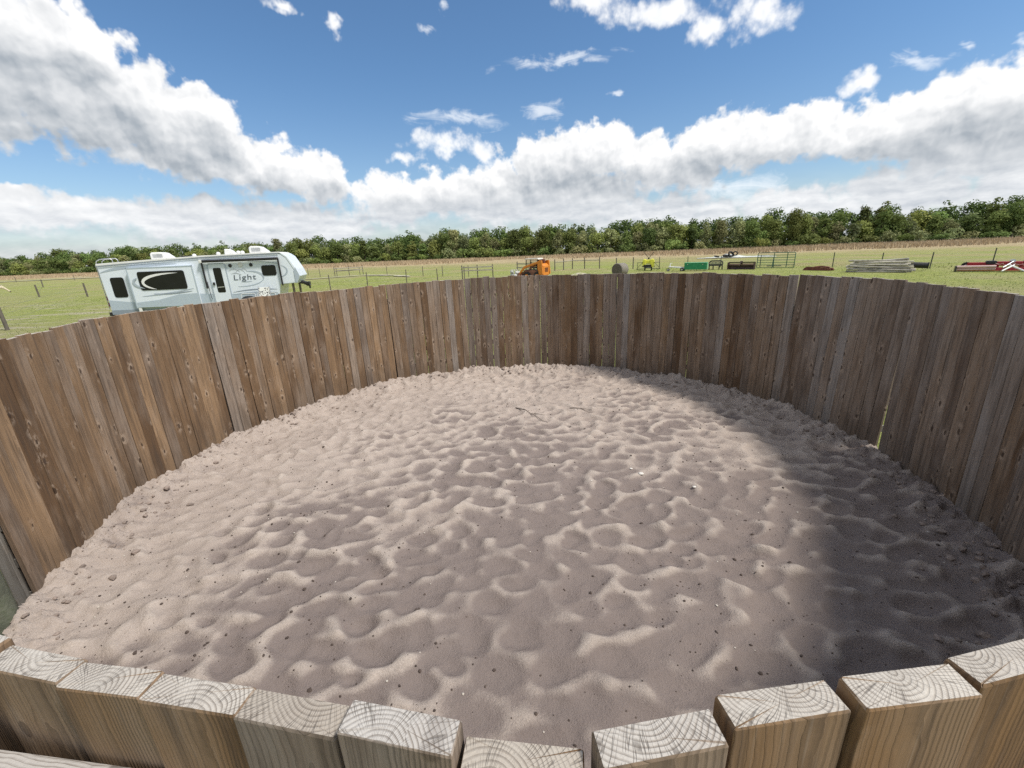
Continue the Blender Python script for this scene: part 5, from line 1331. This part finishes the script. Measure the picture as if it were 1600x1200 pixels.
# ------------------------------------------------------------------ rusty harrow
M_RUST = paint("rusty_red_steel", (0.20, 0.065, 0.045), 0.8, var=0.45, scale=5, dirt=(0.09, 0.045, 0.035), dirt_amt=0.5)
hr = empty("spike_harrow", (29.1, 40.6, 0), R_(-62), "low rusty red harrow lying flat in the grass", "implement")
mb = MB(); mb.prism([(-1.2, .05), (1.2, .05), (1.18, .26), (.6, .36), (-.9, .40), (-1.15, .2)], -.30, -.24); mb.prism([(-1.15, .05), (1.15, .05), (1.1, .3), (-1.0, .34)], .28, .34); mb.build("side_rail", M_RUST, hr, bevel=0.01)
mb = MB()
for k in range(6): mb.tube([(-1.0 + .4 * k, -.3, .22 + .05 * (k % 2)), (-1.0 + .4 * k, .32, .22)], 0.05, 8)
for k in range(18): mb.tube([(-1.1 + .13 * k, -.3 + .6 * ((k * 7) % 5) / 5, 0.0), (-1.1 + .13 * k, -.3 + .6 * ((k * 7) % 5) / 5, .3)], 0.016, 5)
mb.build("tine_bar", M_RUST, hr)
mb = MB(); mb.tube([(-.2, -.3, .38), (.3, -.1, .44), (.9, .1, .34)], 0.06, 8); mb.tube([(1.0, .0, .3), (1.35, 0, .12)], 0.05, 8); mb.build("draw_bar", M_RUST, hr)

# ------------------------------------------------------------------ pole pile and pipe
M_POLE = paint("grey_weathered_pole", (0.42, 0.39, 0.33), 0.9, var=0.4, scale=4, dirt=(0.13, 0.115, 0.095), dirt_amt=0.5, bmp=0.4)
M_POLE2 = paint("pale_split_pole", (0.56, 0.52, 0.43), 0.9, var=0.3, scale=4, dirt=(0.2, 0.17, 0.13), dirt_amt=0.4, bmp=0.4)
rp = random.Random(21)
PB = Vector((31.0, 36.2, 0)); pang = R_(-42)
ux = Vector((math.cos(pang), math.sin(pang), 0)); uy = Vector((-math.sin(pang), math.cos(pang), 0))
k = 0
ADJ = ["thick", "slim", "long", "short", "crooked", "split"]
for layer, nn in enumerate((7, 6, 6, 5, 4, 3)):
    for j in range(nn):
        L = rp.uniform(3.0, 4.2); r = rp.uniform(0.055, 0.10); off = (j - (nn - 1) / 2) * 0.24 + rp.uniform(-.05, .05)
        yaw = pang + R_(rp.gauss(0, 7.5)); zc = 0.09 + layer * 0.175 + rp.uniform(-.01, .02); sh = rp.uniform(-.35, .35)
        c = PB + ux * sh + uy * off
        dv = Vector((math.cos(yaw), math.sin(yaw), R_(rp.gauss(0, 2.2))))
        bow = Vector((0, 0, rp.uniform(-.03, .05)))
        mb = MB(); mb.tube([-dv * L / 2, bow, dv * L / 2], [r, r * .95, r * .85], 10)
        pale = rp.random() < .4
        o = mb.build("timber_pole", M_POLE2 if pale else M_POLE, None, (c.x, c.y, zc))
        side = "near side" if j < nn / 3 else ("middle" if j < 2 * nn / 3 else "far side")
        lvl = ["bottom", "second", "third", "fourth", "fifth", "top"][layer]
        size = "thick" if r > .08 else "slim"
        tag(o, f"{size} {'pale' if pale else 'grey'} {'long' if L > 3.6 else 'short'} pole in the {lvl} layer of the pile, {side}", "pole", "poles in the grey timber pile")
        k += 1
pp = MB(); pts = []; rs2 = []
for i in range(31):
    pts.append((-.75 + .05 * i, 0, 0)); rs2.append(0.22 + 0.016 * (i % 2))
pp.tube(pts, rs2, 24, caps=False); pp.tube(pts, [q - .03 for q in rs2], 24, caps=False); pp.tube([(.73, 0, 0), (.80, 0, 0)], [.25, .27], 24, caps=False)
tag(pp.build("drain_pipe", M_BLK, None, (33.7, 35.8, 0.5), rot=(0, R_(3), R_(-38))), "black corrugated drain pipe sticking out of the pole pile", "pipe")

# ------------------------------------------------------------------ red mower
M_RED = paint("red_implement_paint", (0.34, 0.012, 0.022), 0.4, var=0.25, dirt_amt=0.3)
M_REDP = paint("sun_faded_pink_steel", (0.62, 0.44, 0.40), 0.55, var=0.2)
rm_ = empty("batwing_mower", (37.2, 32.0, 0), R_(-38), "wide red mowing implement with a white crossed hitch at the right", "mower")
mb = MB(); mb.prism([(-.28, .08), (.28, .08), (.25, .28), (-.2, .34)], -2.75, 2.75, axis='x'); mb.build("deck", M_RED, rm_, bevel=0.02)
for s_ in (-1, 1):
    mb = MB(); mb.tube([(s_ * .75, -.36, .40), (s_ * 2.85, -.36, .38)], 0.10, 14); mb.tube([(s_ * .75, -.36, .22), (s_ * 2.85, -.36, .2)], 0.07, 14); mb.build("roller", M_REDP, rm_)
    mb = MB(); mb.box((s_ * 2.86, -.3, .24), (.08, .42, .42)); mb.build("end_plate", M_BLK, rm_)
    mb = MB(); mb.box((s_ * 1.35, .35, .50), (1.7, .35, .36)); mb.build("wing", M_RED, rm_, bevel=0.03)
    mb = MB(); mb.box((s_ * .95, .30, .66), (.55, .42, .26)); mb.build("gear_cover", M_BLK, rm_, bevel=0.05)
    wheel(None, rm_, (s_ * 2.2, .45, .4), .30, .2)
    mb = MB(); mb.tube([(s_ * .12, -.45, .5), (-s_ * .55, -1.15, .12)], 0.055, 10); mb.build("hitch_arm", M_WHITE, rm_)
mb = MB(); mb.box((0, .28, .58), (1.3, .5, .30)); mb.build("centre_frame", M_RED, rm_, bevel=0.04)
mb = MB(); mb.tube([(0.1, .3, .75), (0.1, -.1, .78)], 0.12, 12); mb.tube([(0.1, -.1, .74), (-.5, -.9, .35)], 0.045, 8); mb.build("drive_shaft", M_CHROME, rm_)
mb = MB()
for k in range(10): mb.tube([(-.95 + .2 * k, -.05, .42 + .06 * ((k * 3) % 4)), (-.8 + .2 * k, -.22, .5 + .05 * (k % 3))], 0.025, 6)
mb.build("linkage", M_REDP, rm_)

# ------------------------------------------------------------------ debris: crumpled white sheeting and tyres
m_sheet = paint("white_sheeting", (0.66, 0.68, 0.64), 0.6, var=0.35, scale=1.6, dirt=(0.12, 0.14, 0.07), dirt_amt=0.85)
nx, ny = 90, 16; VV = []; FF = []
for i in range(nx):
    for j in range(ny):
        u, v = i / (nx - 1), j / (ny - 1)
        e = min(1, u * 8, (1 - u) * 8) * min(1, v * 4, (1 - v) * 4)
        xx = u * 13.5 - 6.75; yy = v * 2.4 - 1.2 + 0.5 * math.sin(u * 9)
        hh = e * (0.02 + 0.46 * float(vnoise(np.array([u * 22.]), np.array([v * 5.]), 4)[0]) * (0.35 + math.exp(-((u - .42) / .14) ** 2) * 1.25))
        VV.append((xx, yy, hh + 0.01))
for i in range(nx - 1):
    for j in range(ny - 1): FF.append((i * ny + j, (i + 1) * ny + j, (i + 1) * ny + j + 1, i * ny + j + 1))
mb = MB(); mb.add(VV, FF, True)
sh_ = mb.build("white_sheeting", m_sheet, None, (43.8, 84.0, 0.05), rot=(0, 0, R_(-27))); md_ = sh_.modifiers.new("thickness", 'SOLIDIFY'); md_.thickness = 0.02
tag(sh_, "long crumpled white plastic sheeting strewn across the far pasture", "sheeting")
for (x_, y_, z_, r, rt_, lab) in ((42.6, 83.4, 0.62, .50, (R_(70), 0, R_(20)), "black tyre leaning at the peak of the white sheeting"), (41.7, 83.6, 0.42, .42, (R_(15), 0, 0), "black tyre lying flat on the white sheeting, left of the peak"), (40.2, 84.0, 0.36, .36, (R_(8), R_(8), 0), "smallest black tyre at the left of the white sheeting"), (43.3, 83.2, 0.78, .34, (R_(85), 0, R_(-30)), "upright black tyre on the white sheeting, right of the peak")):
    mb = MB(); mb.tube([(r * math.cos(R_(a_)), r * math.sin(R_(a_)), 0) for a_ in range(0, 361, 20)], r * .34, 10, caps=False)
    tag(mb.build("old_tyre", M_TYRE, None, (x_, y_, z_), rot=rt_), lab, "tyre", "old tyres on the sheeting")

# pale sand heap behind the fence
mb = MB(); VV = []; FF = []
for i in range(13):
    for j in range(28):
        a_ = 2 * math.pi * j / 28; u = i / 12
        hh = 0.5 * (math.cos(math.pi * u) + 1) / 2 + 0.07 * float(vnoise(np.array([u * 5 + math.cos(a_) * 2 + 5]), np.array([math.sin(a_) * 2.4 + 9]), 2)[0]) * (1 - u)
        VV.append((2.1 * u * math.cos(a_), 1.1 * u * math.sin(a_), hh - 0.02))
for i in range(12):
    for j in range(28): FF.append((i * 28 + j, (i + 1) * 28 + j, (i + 1) * 28 + (j + 1) % 28, i * 28 + (j + 1) % 28))
mb.add(VV, FF, True)
tag(mb.build("sand_heap", M_TRACK, None, (7.6, 45.5, 0)), "low pale heap of sand between the skid loader and hay bale", "sand heap")

# ------------------------------------------------------------------ horse at the left edge
M_HORSE = paint("palomino_coat", (0.62, 0.54, 0.38), 0.7, var=0.2, scale=2, dirt=(0.4, 0.3, 0.18), dirt_amt=0.2)
M_MANE = paint("pale_mane_hair", (0.72, 0.66, 0.5), 0.8, var=0.2, scale=12)
M_MUZ = paint("dark_muzzle", (0.06, 0.045, 0.035), 0.7)
J = {'pel': (-.62, 0, 1.28), 'loin': (-.25, 0, 1.30), 'rib': (.15, 0, 1.20), 'chest': (.52, 0, 1.20), 'nk1': (.78, 0, 1.36), 'nk2': (1.05, 0, 1.50), 'poll': (1.30, 0, 1.58), 'cheek': (1.44, 0, 1.46), 'nose': (1.66, 0, 1.22), 'muz': (1.76, 0, 1.10), 'rump': (-.86, 0, 1.18), 'bel': (0, 0, 1.05)}
rad_ = {'pel': .27, 'loin': .27, 'rib': .31, 'chest': .28, 'nk1': .21, 'nk2': .145, 'poll': .115, 'cheek': .115, 'nose': .07, 'muz': .062, 'rump': .22, 'bel': .27}
ed = [('pel', 'loin'), ('loin', 'rib'), ('rib', 'chest'), ('chest', 'nk1'), ('nk1', 'nk2'), ('nk2', 'poll'), ('poll', 'cheek'), ('cheek', 'nose'), ('nose', 'muz'), ('pel', 'rump'), ('rib', 'bel')]
for s_, n_ in ((1, 'a'), (-1, 'b')):
    for nm, p_, r in (('sh', (.50, .16 * s_, .98), .14), ('el', (.46, .17 * s_, .76), .10), ('kn', (.50, .16 * s_, .44), .06), ('fe', (.48, .16 * s_, .15), .045), ('ho', (.53, .16 * s_, .04), .06)):
        J[nm + n_] = p_; rad_[nm + n_] = r
    ed += [('chest', 'sh' + n_), ('sh' + n_, 'el' + n_), ('el' + n_, 'kn' + n_), ('kn' + n_, 'fe' + n_), ('fe' + n_, 'ho' + n_)]
    for nm, p_, r in (('hi', (-.70, .18 * s_, 1.0), .2), ('st', (-.58, .18 * s_, .78), .14), ('hk', (-.88, .16 * s_, .50), .07), ('hf', (-.82, .16 * s_, .15), .048), ('hh', (-.77, .16 * s_, .04), .06)):
        J[nm + n_] = p_; rad_[nm + n_] = r
    ed += [('pel', 'hi' + n_), ('hi' + n_, 'st' + n_), ('st' + n_, 'hk' + n_), ('hk' + n_, 'hf' + n_), ('hf' + n_, 'hh' + n_)]
    J['ear' + n_] = (1.29, .06 * s_, 1.76); rad_['ear' + n_] = .022; ed.append(('poll', 'ear' + n_))
keys = list(J)
me = bpy.data.meshes.new("horse"); me.from_pydata([J[k_] for k_ in keys], [(keys.index(a_), keys.index(c_)) for a_, c_ in ed], []); me.update()
hz_ = bpy.data.objects.new("horse", me); COL.objects.link(hz_); me.materials.append(M_HORSE)
sm = hz_.modifiers.new("skin", 'SKIN'); ss = hz_.modifiers.new("smooth", 'SUBSURF'); ss.levels = 2; ss.render_levels = 2
for i, k_ in enumerate(keys):
    me.skin_vertices[0].data[i].radius = (rad_[k_], rad_[k_]); me.skin_vertices[0].data[i].use_root = (k_ == 'pel')
hz_.location = (-50.75, 42.3, 0); hz_.rotation_euler = (0, 0, R_(35))
tag(hz_, "pale palomino horse at the left edge, its head reaching into view", "horse")
mb = MB(); mb.ell((1.775, 0, 1.08), (.065, .066, .055), 14, 8); mb.build("muzzle", M_MUZ, hz_)
for s_ in (-1, 1):
    mb = MB(); mb.ell((1.46, .095 * s_, 1.49), (.03, .02, .025), 10, 6); mb.build("eye", M_BLK, hz_)
mb = MB()
for k in range(14):
    u = k / 13; mb.tube([(.75 + .5 * u, 0, 1.58 + .12 * u), (.74 + .5 * u, -.10, 1.50 + .12 * u), (.72 + .5 * u, -.15, 1.33 + .12 * u)], [.03, .03, .012], 6)
mb.build("mane", M_MANE, hz_)
mb = MB(); mb.tube([(-1.0, 0, 1.25), (-1.16, 0, 1.1), (-1.18, 0, .75), (-1.12, 0, .5)], [.05, .07, .07, .02], 8); mb.build("tail", M_MANE, hz_)
